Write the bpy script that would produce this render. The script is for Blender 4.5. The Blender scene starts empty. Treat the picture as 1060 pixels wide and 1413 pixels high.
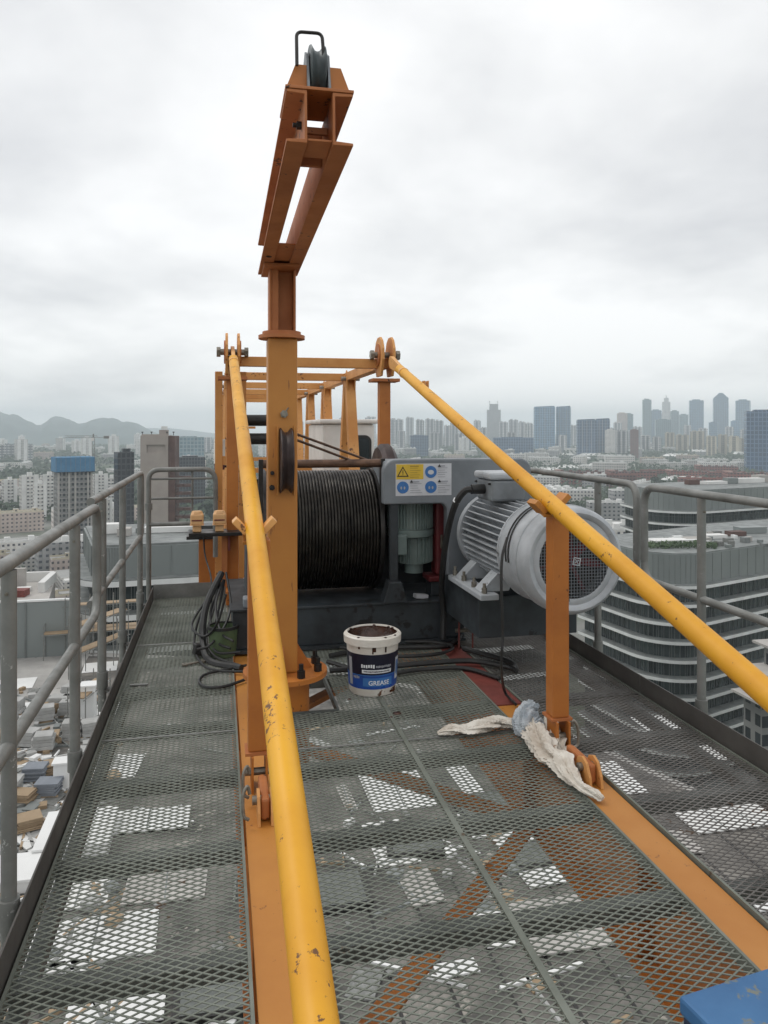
import bpy, bmesh, math, random
from mathutils import Vector, Matrix, noise as mnoise
R = math.radians
rnd = random.Random(7)
sc = bpy.context.scene
col = sc.collection

# ------------------------------------------------------------------ camera, sky, sun
F = 1060.0; CX, HY = 530.0, 590.0; H = 1.55; YAW = R(12.1)
SN, CS = math.sin(YAW), math.cos(YAW)
cam = bpy.data.cameras.new('camera'); camo = bpy.data.objects.new('camera', cam); col.objects.link(camo)
camo.location = (0, 0, H); camo.rotation_euler = (R(90), 0, -YAW)
cam.sensor_fit = 'VERTICAL'; cam.sensor_height = 36.0; cam.lens = F/1413*36
cam.shift_y = -(706.5-HY)/1413
cam.clip_start = 0.05; cam.clip_end = 40000
sc.camera = camo
sc.cycles.use_denoising = True
sc.cycles.max_bounces = 6; sc.cycles.volume_bounces = 4
sc.cycles.transparent_max_bounces = 8
sc.view_settings.view_transform = 'Standard'; sc.view_settings.look = 'None'
sc.view_settings.exposure = 0.13; sc.view_settings.gamma = 1.0

SUN_EL, SUN_AZ = R(58), R(-60)      # azimuth from +Y towards +X
wd = bpy.data.worlds.new('World'); sc.world = wd; wd.use_nodes = True
nt = wd.node_tree; nt.nodes.clear()
def N(nt, t, **kw):
    n = nt.nodes.new(t)
    for k, v in kw.items():
        if k in n.inputs: n.inputs[k].default_value = v
        else: setattr(n, k, v)
    return n
def L(nt, a, b): nt.links.new(a, b)
out = N(nt, 'ShaderNodeOutputWorld'); bg = N(nt, 'ShaderNodeBackground', Strength=0.1)
sky = N(nt, 'ShaderNodeTexSky', sky_type='NISHITA', sun_disc=False, sun_elevation=SUN_EL, sun_rotation=SUN_AZ, altitude=80.0)
geo = N(nt, 'ShaderNodeTexCoord')
sep = N(nt, 'ShaderNodeSeparateXYZ'); L(nt, geo.outputs['Generated'], sep.inputs[0])
zz = N(nt, 'ShaderNodeMath', operation='ABSOLUTE'); L(nt, sep.outputs[2], zz.inputs[0])
za = N(nt, 'ShaderNodeMath', operation='ADD'); L(nt, zz.outputs[0], za.inputs[0]); za.inputs[1].default_value = 0.24
dx = N(nt, 'ShaderNodeMath', operation='DIVIDE'); L(nt, sep.outputs[0], dx.inputs[0]); L(nt, za.outputs[0], dx.inputs[1])
dy = N(nt, 'ShaderNodeMath', operation='DIVIDE'); L(nt, sep.outputs[1], dy.inputs[0]); L(nt, za.outputs[0], dy.inputs[1])
cmb = N(nt, 'ShaderNodeCombineXYZ'); L(nt, dx.outputs[0], cmb.inputs[0]); L(nt, dy.outputs[0], cmb.inputs[1])
n1 = N(nt, 'ShaderNodeTexNoise', Scale=0.95, Detail=7.0, Roughness=0.52, Distortion=0.15); L(nt, cmb.outputs[0], n1.inputs['Vector'])
n2 = N(nt, 'ShaderNodeTexNoise', Scale=0.33, Detail=3.0, Roughness=0.5); L(nt, cmb.outputs[0], n2.inputs['Vector'])
mx = N(nt, 'ShaderNodeMath', operation='MULTIPLY_ADD'); L(nt, n2.outputs[0], mx.inputs[0]); mx.inputs[1].default_value = 0.9
L(nt, n1.outputs[0], mx.inputs[2])
cr = N(nt, 'ShaderNodeValToRGB'); L(nt, mx.outputs[0], cr.inputs[0])
cr.color_ramp.elements[0].position = 0.72; cr.color_ramp.elements[0].color = (0.575, 0.583, 0.60, 1)
cr.color_ramp.elements[1].position = 1.08; cr.color_ramp.elements[1].color = (0.92, 0.922, 0.918, 1)
e = cr.color_ramp.elements.new(0.88); e.color = (0.775, 0.78, 0.782, 1)
sca = N(nt, 'ShaderNodeVectorMath', operation='SCALE'); L(nt, cr.outputs[0], sca.inputs[0]); sca.inputs['Scale'].default_value = 11.4
mixs = N(nt, 'ShaderNodeMix', data_type='RGBA'); mixs.inputs[0].default_value = 0.93
L(nt, sky.outputs[0], mixs.inputs[6]); L(nt, sca.outputs[0], mixs.inputs[7])
L(nt, mixs.outputs[2], bg.inputs[0]); L(nt, bg.outputs[0], out.inputs[0])

sl = bpy.data.lights.new('sun', 'SUN'); slo = bpy.data.objects.new('sun', sl); col.objects.link(slo)
sl.energy = 0.9; sl.angle = R(25); sl.color = (1, 0.97, 0.92)
sd = Vector((math.sin(SUN_AZ)*math.cos(SUN_EL), math.cos(SUN_AZ)*math.cos(SUN_EL), math.sin(SUN_EL)))
slo.rotation_euler = sd.to_track_quat('Z', 'Y').to_euler(); slo.location = (0, 0, 60)

# ------------------------------------------------------------------ photo pixel -> point
def W(u, v, D):
    a = (u-CX)/F
    return Vector((D*(SN+CS*a), D*(CS-SN*a), H-(v-HY)/F*D))
def WZ(u, v, z): return W(u, v, (H-z)*F/(v-HY))
def WY(u, v, Y): return W(u, v, Y/(CS-SN*(u-CX)/F))
def WX(u, v, X): return W(u, v, X/(SN+CS*(u-CX)/F))

# ------------------------------------------------------------------ materials
def mat(name, c1, c2=None, scale=6.0, rough=0.6, metal=0.0, bump=0.0, bscale=None, lo=0.35, hi=0.65,
        spot=None, sscale=30.0, sthr=0.66, sstretch=None, c3=None, rvar=0.12, detail=6.0, spec=0.5):
    m = bpy.data.materials.new(name); m.use_nodes = True
    nt = m.node_tree; b = nt.nodes['Principled BSDF']
    b.inputs['Metallic'].default_value = metal
    b.inputs['Specular IOR Level'].default_value = spec
    tc = N(nt, 'ShaderNodeTexCoord')
    c2 = c2 or tuple(x*0.8 for x in c1)
    nz = N(nt, 'ShaderNodeTexNoise', Scale=scale, Detail=detail, Roughness=0.6); L(nt, tc.outputs['Object'], nz.inputs['Vector'])
    rp = N(nt, 'ShaderNodeValToRGB'); L(nt, nz.outputs[0], rp.inputs[0])
    rp.color_ramp.elements[0].position = lo; rp.color_ramp.elements[0].color = (*c2, 1)
    rp.color_ramp.elements[1].position = hi; rp.color_ramp.elements[1].color = (*c1, 1)
    if c3: e = rp.color_ramp.elements.new((lo+hi)/2); e.color = (*c3, 1)
    co = rp.outputs[0]
    if spot:
        mp = N(nt, 'ShaderNodeMapping'); L(nt, tc.outputs['Object'], mp.inputs[0])
        if sstretch: mp.inputs['Scale'].default_value = sstretch
        ns = N(nt, 'ShaderNodeTexNoise', Scale=sscale, Detail=5.0, Roughness=0.65); L(nt, mp.outputs[0], ns.inputs['Vector'])
        big = N(nt, 'ShaderNodeTexNoise', Scale=sscale*0.13, Detail=2.0); L(nt, tc.outputs['Object'], big.inputs['Vector'])
        ad = N(nt, 'ShaderNodeMath', operation='MULTIPLY_ADD'); L(nt, big.outputs[0], ad.inputs[0]); ad.inputs[1].default_value = 0.55; L(nt, ns.outputs[0], ad.inputs[2])
        sub = N(nt, 'ShaderNodeMapRange'); L(nt, ad.outputs[0], sub.inputs[0])
        sub.inputs[1].default_value = sthr+0.27; sub.inputs[2].default_value = sthr+0.31
        mi = N(nt, 'ShaderNodeMix', data_type='RGBA'); L(nt, sub.outputs[0], mi.inputs[0]); L(nt, co, mi.inputs[6]); mi.inputs[7].default_value = (*spot, 1)
        co = mi.outputs[2]
    L(nt, co, b.inputs['Base Color'])
    mr = N(nt, 'ShaderNodeMapRange'); L(nt, nz.outputs[0], mr.inputs[0]); mr.inputs[1].default_value = 0.3; mr.inputs[2].default_value = 0.7
    mr.inputs[3].default_value = min(1, rough+rvar); mr.inputs[4].default_value = max(0.05, rough-rvar); L(nt, mr.outputs[0], b.inputs['Roughness'])
    if bump:
        bn = N(nt, 'ShaderNodeTexNoise', Scale=bscale or scale*6, Detail=4.0); L(nt, tc.outputs['Object'], bn.inputs['Vector'])
        bp = N(nt, 'ShaderNodeBump', Strength=bump, Distance=0.01); L(nt, bn.outputs[0], bp.inputs['Height']); L(nt, bp.outputs[0], b.inputs['Normal'])
    return m
M = {}
M['orange'] = mat('orange_paint', (0.50, 0.175, 0.030), (0.36, 0.115, 0.020), 2.2, 0.5, spot=(0.10, 0.035, 0.015), sscale=22, sthr=0.68, bump=0.05)
M['orange_pale'] = mat('faded_orange_paint', (0.64, 0.31, 0.095), (0.52, 0.225, 0.062), 2.5, 0.6, spot=(0.13, 0.05, 0.02), sscale=26, sthr=0.66, bump=0.05)
M['amber'] = mat('amber_paint', (0.50, 0.215, 0.040), (0.42, 0.165, 0.030), 1.4, 0.5, spot=(0.22, 0.085, 0.025), sscale=26, sthr=0.665, sstretch=(1, 1, 0.14), bump=0.04)
M['brown_orange'] = mat('brownish_orange_paint', (0.47, 0.165, 0.048), (0.34, 0.112, 0.034), 3.0, 0.6, spot=(0.06, 0.025, 0.015), sscale=24, sthr=0.66)  # orange with the arm's browner look from beneath put into the colour
M['yellow'] = mat('yellow_pipe_paint', (0.74, 0.37, 0.012), (0.62, 0.28, 0.010), 2.6, 0.50, spot=(0.14, 0.060, 0.02), sscale=36, sthr=0.662, bump=0.04)
M['yellow_pale'] = mat('pale_yellow_paint', (0.72, 0.38, 0.13), (0.56, 0.27, 0.07), 4.0, 0.5, spot=(0.15, 0.06, 0.02), sscale=26, sthr=0.67)
M['galv'] = mat('galvanised_pipe', (0.24, 0.243, 0.232), (0.15, 0.153, 0.143), 5.0, 0.5, 0.25, spot=(0.40, 0.40, 0.385), sscale=34, sthr=0.70, bump=0.06)
M['mesh'] = mat('expanded_metal', (0.220, 0.238, 0.205), (0.135, 0.148, 0.125), 3.0, 0.6, 0.35, spot=(0.10, 0.07, 0.045), sscale=9, sthr=0.70)
M['mesh_brown'] = mat('dull_expanded_metal', (0.19, 0.18, 0.17), (0.105, 0.097, 0.09), 3.0, 0.62, 0.35, spot=(0.09, 0.055, 0.035), sscale=9, sthr=0.66)
M['toe'] = mat('toe_board_steel', (0.105, 0.100, 0.092), (0.070, 0.065, 0.060), 3.0, 0.6, 0.3, spot=(0.07, 0.085, 0.05), sscale=5, sthr=0.72)
M['bearer'] = mat('bearer_steel', (0.15, 0.16, 0.15), (0.10, 0.107, 0.10), 4.0, 0.6, 0.3)
M['winch'] = mat('winch_grey_blue', (0.215, 0.235, 0.255), (0.15, 0.168, 0.185), 3.0, 0.5, 0.0, spot=(0.03, 0.03, 0.03), sscale=10, sthr=0.72)
M['winch_dark'] = mat('winch_dark_grey', (0.043, 0.053, 0.060), (0.017, 0.020, 0.023), 3.5, 0.5, spot=(0.012, 0.012, 0.012), sscale=6, sthr=0.62)  # near-black grey with darker blotches
M['motor'] = mat('motor_silver_paint', (0.47, 0.495, 0.52), (0.33, 0.35, 0.37), 5.0, 0.42, 0.1, spot=(0.09, 0.095, 0.10), sscale=24, sthr=0.675)
M['motor_dark'] = mat('motor_dark_paint', (0.22, 0.24, 0.255), (0.14, 0.15, 0.16), 5.0, 0.5, 0.1)  # darker grey than the silver motor paint
M['green_motor'] = mat('green_grey_motor_paint', (0.215, 0.275, 0.26), (0.15, 0.195, 0.185), 6.0, 0.5)
M['rope'] = mat('greasy_wire_rope', (0.040, 0.036, 0.030), (0.010, 0.009, 0.008), 14.0, 0.38, 0.6)
M['rope_brown'] = mat('brown_wire_rope', (0.16, 0.085, 0.05), (0.08, 0.045, 0.03), 14.0, 0.5, 0.3)
M['black'] = mat('black_rubber', (0.022, 0.022, 0.022), (0.014, 0.014, 0.014), 8.0, 0.5)
M['iron'] = mat('dark_iron', (0.055, 0.052, 0.050), (0.03, 0.028, 0.027), 8.0, 0.42, 0.7)
M['sheave'] = mat('sheave_iron', (0.070, 0.048, 0.045), (0.030, 0.022, 0.022), 8.0, 0.45, 0.4)
M['sheave_grey'] = mat('sheave_grey_nylon', (0.085, 0.105, 0.11), (0.05, 0.062, 0.066), 8.0, 0.5)
M['bolt'] = mat('zinc_bolt', (0.33, 0.31, 0.27), (0.17, 0.15, 0.12), 14.0, 0.45, 0.7)
M['red'] = mat('dark_red_paint', (0.16, 0.018, 0.022), (0.09, 0.012, 0.014), 5.0, 0.5)
M['rust_red'] = mat('red_oxide', (0.20, 0.045, 0.035), (0.12, 0.028, 0.022), 5.0, 0.6)
M['white_plastic'] = mat('white_plastic', (0.78, 0.75, 0.69), (0.66, 0.62, 0.55), 6.0, 0.4, spot=(0.16, 0.075, 0.04), sscale=14, sthr=0.66)
M['grease'] = mat('brown_grease', (0.07, 0.026, 0.014), (0.025, 0.010, 0.006), 12.0, 0.25, bump=0.5, bscale=40)
M['label_black'] = mat('label_black', (0.010, 0.012, 0.030), (0.008, 0.009, 0.022), 4.0, 0.35)
M['label_blue'] = mat('label_blue', (0.020, 0.085, 0.36), (0.015, 0.06, 0.27), 5.0, 0.35)
M['print_white'] = mat('print_white', (0.78, 0.80, 0.82), (0.70, 0.72, 0.74), 20.0, 0.4)
M['sticker'] = mat('sticker_white', (0.62, 0.63, 0.66), (0.52, 0.53, 0.56), 9.0, 0.4)
M['sticker_yellow'] = mat('sticker_yellow', (0.72, 0.50, 0.05), (0.60, 0.40, 0.04), 9.0, 0.4)
M['sticker_blue'] = mat('sticker_blue', (0.05, 0.18, 0.45), (0.04, 0.14, 0.36), 9.0, 0.4)
M['sticker_grey'] = mat('sticker_print_grey', (0.36, 0.37, 0.40), (0.30, 0.31, 0.34), 9.0, 0.5)
M['sticker_olive'] = mat('sticker_print_olive', (0.42, 0.28, 0.04), (0.36, 0.24, 0.03), 9.0, 0.5)
M['sticker_black'] = mat('sticker_print_black', (0.02, 0.02, 0.02), None, 9.0, 0.5)
M['rag'] = mat('dirty_rag', (0.70, 0.665, 0.60), (0.46, 0.40, 0.33), 9.0, 0.9, spot=(0.20, 0.10, 0.05), sscale=12, sthr=0.70, bump=0.35, bscale=45)
M['rag_blue'] = mat('blue_grey_rag', (0.52, 0.55, 0.57), (0.27, 0.31, 0.35), 9.0, 0.9, spot=(0.06, 0.07, 0.10), sscale=12, sthr=0.70, bump=0.6, bscale=60)
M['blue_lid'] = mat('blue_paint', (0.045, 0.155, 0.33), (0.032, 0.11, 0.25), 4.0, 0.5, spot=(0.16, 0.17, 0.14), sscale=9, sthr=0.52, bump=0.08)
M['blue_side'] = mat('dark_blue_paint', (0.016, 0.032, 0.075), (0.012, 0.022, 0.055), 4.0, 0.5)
M['socket'] = mat('socket_peach_plastic', (0.74, 0.45, 0.22), (0.64, 0.36, 0.16), 6.0, 0.45)
M['cab'] = mat('cab_white', (0.72, 0.70, 0.67), (0.62, 0.60, 0.57), 3.0, 0.45)
M['glass_dark'] = mat('dark_glass', (0.022, 0.030, 0.034), (0.012, 0.017, 0.02), 0.6, 0.12, rvar=0.05)
M['green_box'] = mat('green_bin', (0.10, 0.15, 0.07), (0.07, 0.10, 0.05), 6.0, 0.6)

# ------------------------------------------------------------------ mesh builder
class MB:
    def __init__(s): s.v = []; s.f = []; s.m = []; s.uv = {}; s.cur = 0
    def add(s, vs, fs):
        o = len(s.v); s.v += [tuple(x) for x in vs]
        for f in fs: s.f.append(tuple(o+i for i in f)); s.m.append(s.cur)
    def box(s, a, b, mtx=None):
        (x0, y0, z0), (x1, y1, z1) = a, b
        vs = [Vector(p) for p in ((x0,y0,z0),(x1,y0,z0),(x1,y1,z0),(x0,y1,z0),(x0,y0,z1),(x1,y0,z1),(x1,y1,z1),(x0,y1,z1))]
        if mtx is not None: vs = [mtx @ p for p in vs]
        s.add(vs, [(0,3,2,1),(4,5,6,7),(0,1,5,4),(1,2,6,5),(2,3,7,6),(3,0,4,7)]); return s
    def cbox(s, c, d, rz=0, rx=0, ry=0):
        m = Matrix.Translation(c) @ Matrix.Rotation(rz, 4, 'Z') @ Matrix.Rotation(ry, 4, 'Y') @ Matrix.Rotation(rx, 4, 'X')
        return s.box((-d[0]/2, -d[1]/2, -d[2]/2), (d[0]/2, d[1]/2, d[2]/2), m)
    def prism(s, poly, o, ux, uy, uz):     # 2-D polygon in (ux,uy) at o, extruded along uz (a vector with length)
        o, ux, uy, uz = map(Vector, (o, ux, uy, uz)); n = len(poly)
        vs = [o+ux*a+uy*b for a, b in poly]; vs += [p+uz for p in vs]
        fs = [tuple(range(n-1, -1, -1)), tuple(range(n, 2*n))]+[(i, (i+1) % n, n+(i+1) % n, n+i) for i in range(n)]
        s.add(vs, fs); return s
    def tube(s, p0, p1, r, seg=14, r2=None, cap=True):
        p0, p1 = Vector(p0), Vector(p1); r2 = r if r2 is None else r2
        z = (p1-p0).normalized(); x = z.orthogonal().normalized(); y = z.cross(x)
        vs = []
        for p, q in ((p0, r), (p1, r2)):
            for i in range(seg):
                a = 2*math.pi*i/seg; vs.append(p+(x*math.cos(a)+y*math.sin(a))*q)
        fs = [(i, (i+1) % seg, seg+(i+1) % seg, seg+i) for i in range(seg)]
        if cap: fs += [tuple(range(seg-1, -1, -1)), tuple(range(seg, 2*seg))]
        s.add(vs, fs); return s
    def path(s, pts, r, seg=10, closed=False):
        pts = [Vector(p) for p in pts]; n = len(pts); vs = []; px = None
        rr = r if isinstance(r, (list, tuple)) else [r]*n
        for i, p in enumerate(pts):
            if closed: t = pts[(i+1) % n]-pts[i-1]
            else: t = pts[min(i+1, n-1)]-pts[max(i-1, 0)]
            t = t.normalized()
            if px is None: px = t.orthogonal().normalized()
            px = (px-t*px.dot(t)).normalized(); py = t.cross(px)
            for k in range(seg):
                a = 2*math.pi*k/seg; vs.append(p+(px*math.cos(a)+py*math.sin(a))*rr[i])
        fs = []
        for i in range(n if closed else n-1):
            j = (i+1) % n
            fs += [(i*seg+k, i*seg+(k+1) % seg, j*seg+(k+1) % seg, j*seg+k) for k in range(seg)]
        if not closed: fs += [tuple(range(seg-1, -1, -1)), tuple((n-1)*seg+k for k in range(seg))]
        s.add(vs, fs); return s
    def lathe(s, prof, o, axis='Z', seg=32, closed=False):   # profile (radius, along)
        o = Vector(o); ax = {'X': (Vector((1,0,0)), Vector((0,1,0)), Vector((0,0,1))), 'Y': (Vector((0,1,0)), Vector((0,0,1)), Vector((1,0,0))),
              'Z': (Vector((0,0,1)), Vector((1,0,0)), Vector((0,1,0)))}[axis]
        vs = []; n = len(prof)
        for r, h in prof:
            for k in range(seg):
                a = 2*math.pi*k/seg; vs.append(o+ax[0]*h+(ax[1]*math.cos(a)+ax[2]*math.sin(a))*max(r, 1e-4))
        fs = []
        for i in range(n if closed else n-1):
            j = (i+1) % n
            fs += [(i*seg+k, i*seg+(k+1) % seg, j*seg+(k+1) % seg, j*seg+k) for k in range(seg)]
        s.add(vs, fs); return s
    def build(s, name, m, parent=None, bev=0, smooth=False, loc=None):
        me = bpy.data.meshes.new(name)
        o = Vector((0, 0, 0))
        if parent is not None: o = wloc(parent)
        elif loc is not None: o = Vector(loc)
        me.from_pydata([(x[0]-o[0], x[1]-o[1], x[2]-o[2]) for x in s.v], [], s.f)
        ms = m if isinstance(m, (list, tuple)) else [m]
        for q in ms: me.materials.append(M[q] if isinstance(q, str) else q)
        if len(ms) > 1: me.polygons.foreach_set('material_index', s.m)
        bm = bmesh.new(); bm.from_mesh(me); bmesh.ops.recalc_face_normals(bm, faces=bm.faces); bm.to_mesh(me); bm.free()
        if smooth:
            me.polygons.foreach_set('use_smooth', [True]*len(me.polygons))
            me.set_sharp_from_angle(angle=R(38))
        ob = bpy.data.objects.new(name, me); col.objects.link(ob)
        if parent is not None: ob.parent = parent
        elif loc is not None: ob.location = loc
        if bev:
            md = ob.modifiers.new('bevel', 'BEVEL'); md.width = bev; md.segments = 2; md.limit_method = 'ANGLE'; md.angle_limit = R(40)
        return ob
def wloc(o):
    p = Vector(o.location)
    while o.parent: o = o.parent; p += Vector(o.location)
    return p
def tag(o, label=None, cat=None, group=None, kind=None):
    if label: o['label'] = label
    if cat: o['category'] = cat
    if group: o['group'] = group
    if kind: o['kind'] = kind
    return o
def thing(name, label, cat, loc, group=None):
    o = bpy.data.objects.new(name, None); col.objects.link(o); o.location = loc; o.empty_display_size = 0.1
    return tag(o, label, cat, group)
def struct(o): o['kind'] = 'structure'; return o
def spline(pts, n=10):
    pts = [Vector(p) for p in pts]; out = []; q = [pts[0]*2-pts[1]]+pts+[pts[-1]*2-pts[-2]]
    for i in range(1, len(q)-2):
        for k in range(n):
            t = k/n; a, b, c, d = q[i-1], q[i], q[i+1], q[i+2]
            out.append(0.5*((2*b)+(c-a)*t+(2*a-5*b+4*c-d)*t*t+(3*b-a-3*c+d)*t**3))
    out.append(pts[-1]); return out
def bolt(parent, p, axis='Z', r=0.016, h=0.03, m='bolt'):
    b = MB(); p = Vector(p); d = {'X': Vector((1,0,0)), 'Y': Vector((0,1,0)), 'Z': Vector((0,0,1)), '-X': Vector((-1,0,0)), '-Y': Vector((0,-1,0))}[axis]
    b.tube(p-d*0.002, p+d*h*0.55, r, 6); b.tube(p+d*h*0.5, p+d*h, r*0.6, 10)
    return b.build('bolt', m, parent)

# ================================================================== THE CRANE DECK
XL0, XL1 = 0.10, 0.245         # left beam flange
XR0, XR1 = 1.515, 1.66         # right beam flange
YE = 7.25                      # far end of the walkways
def main_beam(x0, x1, label):
    t = thing('counter_jib_beam', label, 'beam', ((x0+x1)/2, 2.0, 0))
    xc = (x0+x1)/2
    MB().box((x0, -1.0, -0.022), (x1, 11.5, -0.006)).build('top_flange', 'amber', t, 0.003)
    MB().box((xc-0.006, -1.0, -0.434), (xc+0.006, 11.5, -0.0225)).build('web', 'orange', t)
    MB().box((x0-0.02, -1.0, -0.45), (x1+0.02, 11.5, -0.4345)).build('bottom_flange', 'orange', t, 0.003)
    for y in [0.4+1.1*k for k in range(9)]:
        b = MB()
        for s in (-1, 1):
            xa, xb = sorted((xc+s*0.0065, xc+s*0.064)); b.box((xa, y, -0.434), (xb, y+0.010, -0.0225))
        b.build('stiffener', 'orange', t)
    return t
beamL = main_beam(XL0, XL1, 'long orange steel beam running under the left yellow pipe and the square lifting column')
beamR = main_beam(XR0, XR1, 'long orange steel beam running beneath the knotted rags and the silver motor')
MB().box((XR0-0.004, 4.06, -0.0055), (XR1+0.004, 6.2, 0.0015)).build('stained_cover_plate', 'rust_red', beamR)
br = thing('bracing_frame', 'orange flat bars crossing diagonally below the middle grating', 'bracing', (0.88, 2.9, -0.40))
for (a, b_) in (((0.25, 2.2), (1.50, 3.55)), ((1.50, 3.60), (0.25, 5.0)), ((1.50, 0.8), (0.25, 2.15)), ((0.25, 5.05), (1.50, 6.4))):
    d = Vector((b_[0]-a[0], b_[1]-a[1], 0)); c = Vector(((a[0]+b_[0])/2, (a[1]+b_[1])/2, -0.40))
    m = MB(); m.cbox(c, (d.length, 0.085, 0.012), math.atan2(d.y, d.x)); m.cbox(c+Vector((0, 0, -0.03)), (d.length, 0.010, 0.05), math.atan2(d.y, d.x))
    m.build('diagonal_brace', 'orange', br)
for y in (2.17, 3.575, 5.02):
    MB().box((0.25, y-0.045, -0.385), (1.51, y+0.045, -0.375)).build('cross_brace', 'bearer', br)

LWD, SWD = 0.053, 0.028
def expanded(x0, x1, y0, y1, hole=None, z=0.0, sag=0.0):
    b = MB(); hx = LWD/2; nx = max(2, int(round((x1-x0)/hx))); hx = (x1-x0)/nx
    ny = int((y1-y0)/(SWD/2))
    vs, fs = [], []
    # tilted strand cross-section in the (y, z) plane
    prof = [(-0.0027, -0.0014), (-0.0021, 0.0009), (0.0027, 0.0014), (0.0021, -0.0009)]
    for j in range(ny+1):
        yj = y0+j*SWD/2; run = []
        for i in range(nx+1):
            x = x0+i*hx; y = yj+(SWD/4 if (i+j) % 2 else -SWD/4)
            cut = hole and hole[0] < x < hole[1] and hole[2] < y < hole[3]
            if cut: run.append(None); continue
            o = len(vs); zz = z+sag*math.sin(x*5.1+y*2.3)*math.sin(y*1.7)
            for (py, pz) in prof: vs.append((x, y+py, zz+pz))
            run.append(o)
        for a, c in zip(run, run[1:]):
            if a is None or c is None: continue
            for k in range(4): fs.append((a+k, a+(k+1) % 4, c+(k+1) % 4, c+k))
    b.add(vs, fs); return b
def walkway(label, x0, x1, seams, m, hole=None, edges=True, xmid=None, name='walkway_grating'):
    t = thing(name, label, 'grating', ((x0+x1)/2, 3.0, 0))
    xs = [x0, xmid, x1] if xmid else [x0, x1]
    for ya, yb in zip(seams, seams[1:]):
        for xa, xb in zip(xs, xs[1:]):
            h = hole if hole and not (hole[3] < ya or hole[2] > yb) else None
            ob = expanded(xa+0.006, xb-0.006, ya+0.01, yb-0.01, h, 0.0, 0.003).build('mesh_panel', m, t)
    fl = 'mesh' if m == 'mesh' else 'mesh_brown'
    for y in seams[1:-1]:
        MB().box((x0+0.004, y-0.009, -0.010), (x1-0.004, y+0.007, 0.004)).build('seam_bar', 'galv' if m == 'mesh' else 'toe', t)
    for x in ([x0+0.006, x1-0.006] if edges else []):
        MB().box((x-0.005, seams[0], -0.035), (x+0.005, seams[-1], 0.0065)).build('edge_bar', 'mesh', t)
    if xmid: MB().box((xmid-0.011, seams[0], -0.012), (xmid+0.011, seams[-1], 0.006)).build('seam_bar', 'mesh', t)
    y = seams[0]+0.25
    while y < seams[-1]:
        m_ = MB(); m_.box((x0+0.012, y-0.03, -0.017), (x1-0.012, y+0.03, -0.011)); m_.box((x0+0.012, y-0.030, -0.065), (x1-0.012, y-0.024, -0.0175))
        m_.build('bearer', 'bearer', t); y += 0.615
    return t
HOLE = (0.255, 0.63, 4.17, 4.78)
wkM = walkway('wide grey expanded metal grating between the two orange beams, with the grease bucket on it', 0.252, 1.508, [-0.4, 1.62, 3.70, 5.9, YE], 'mesh', HOLE, True, 0.90)
wkL = walkway('narrow grey expanded metal walkway beside the coiled black cables', -0.578, 0.092, [-0.4, 1.9, 4.0, 5.7, YE-0.004], 'mesh')
wkR = walkway('brownish expanded metal walkway under the silver motor', 1.668, 2.392, [-0.4, 1.9, 4.06, 5.9, YE-0.004], 'mesh_brown')
# longitudinal angles under the outer edges and outriggers
for t, xo in ((wkL, -0.55), (wkR, 2.36)):
    MB().box((xo-0.025, -0.4, -0.12), (xo+0.025, YE, -0.070)).build('edge_angle', 'bearer', t)
# frame of the opening round the davit socket
m = MB(); hx0, hx1, hy0, hy1 = HOLE
m.box((hx0, hy0-0.012, -0.03), (hx1, hy0, 0.010)); m.box((hx0, hy1, -0.03), (hx1, hy1+0.012, 0.010)); m.box((hx1, hy0-0.012, -0.03), (hx1+0.012, hy1+0.012, 0.011))
m.build('opening_frame', 'bearer', wkM)
# toe boards
def toe(t, x, ys, zt=0.105):
    for a, b_ in zip(ys, ys[1:]):
        g = MB(); g.box((x-0.003, a+0.003, -0.03), (x+0.003, b_-0.003, zt)); s = 1 if x < 0 else -1
        g.box((min(x, x+s*0.022)+0.0035*(s > 0), a+0.003, -0.034), (max(x, x+s*0.022)-0.0035*(s < 0), b_-0.003, -0.0305)); g.build('toe_board', 'toe', t)
toe(wkL, -0.587, [-0.4, 2.1, 4.1, 5.7, YE-0.006]); toe(wkR, 2.403, [-0.4, 2.0, 4.07, 5.9, YE-0.006])
MB().box((-0.584, YE, -0.03), (0.09, YE+0.006, 0.125)).build('toe_board', 'galv', wkL)
MB().box((1.668, YE, -0.03), (2.40, YE+0.006, 0.125)).build('toe_board', 'toe', wkR)

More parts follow.
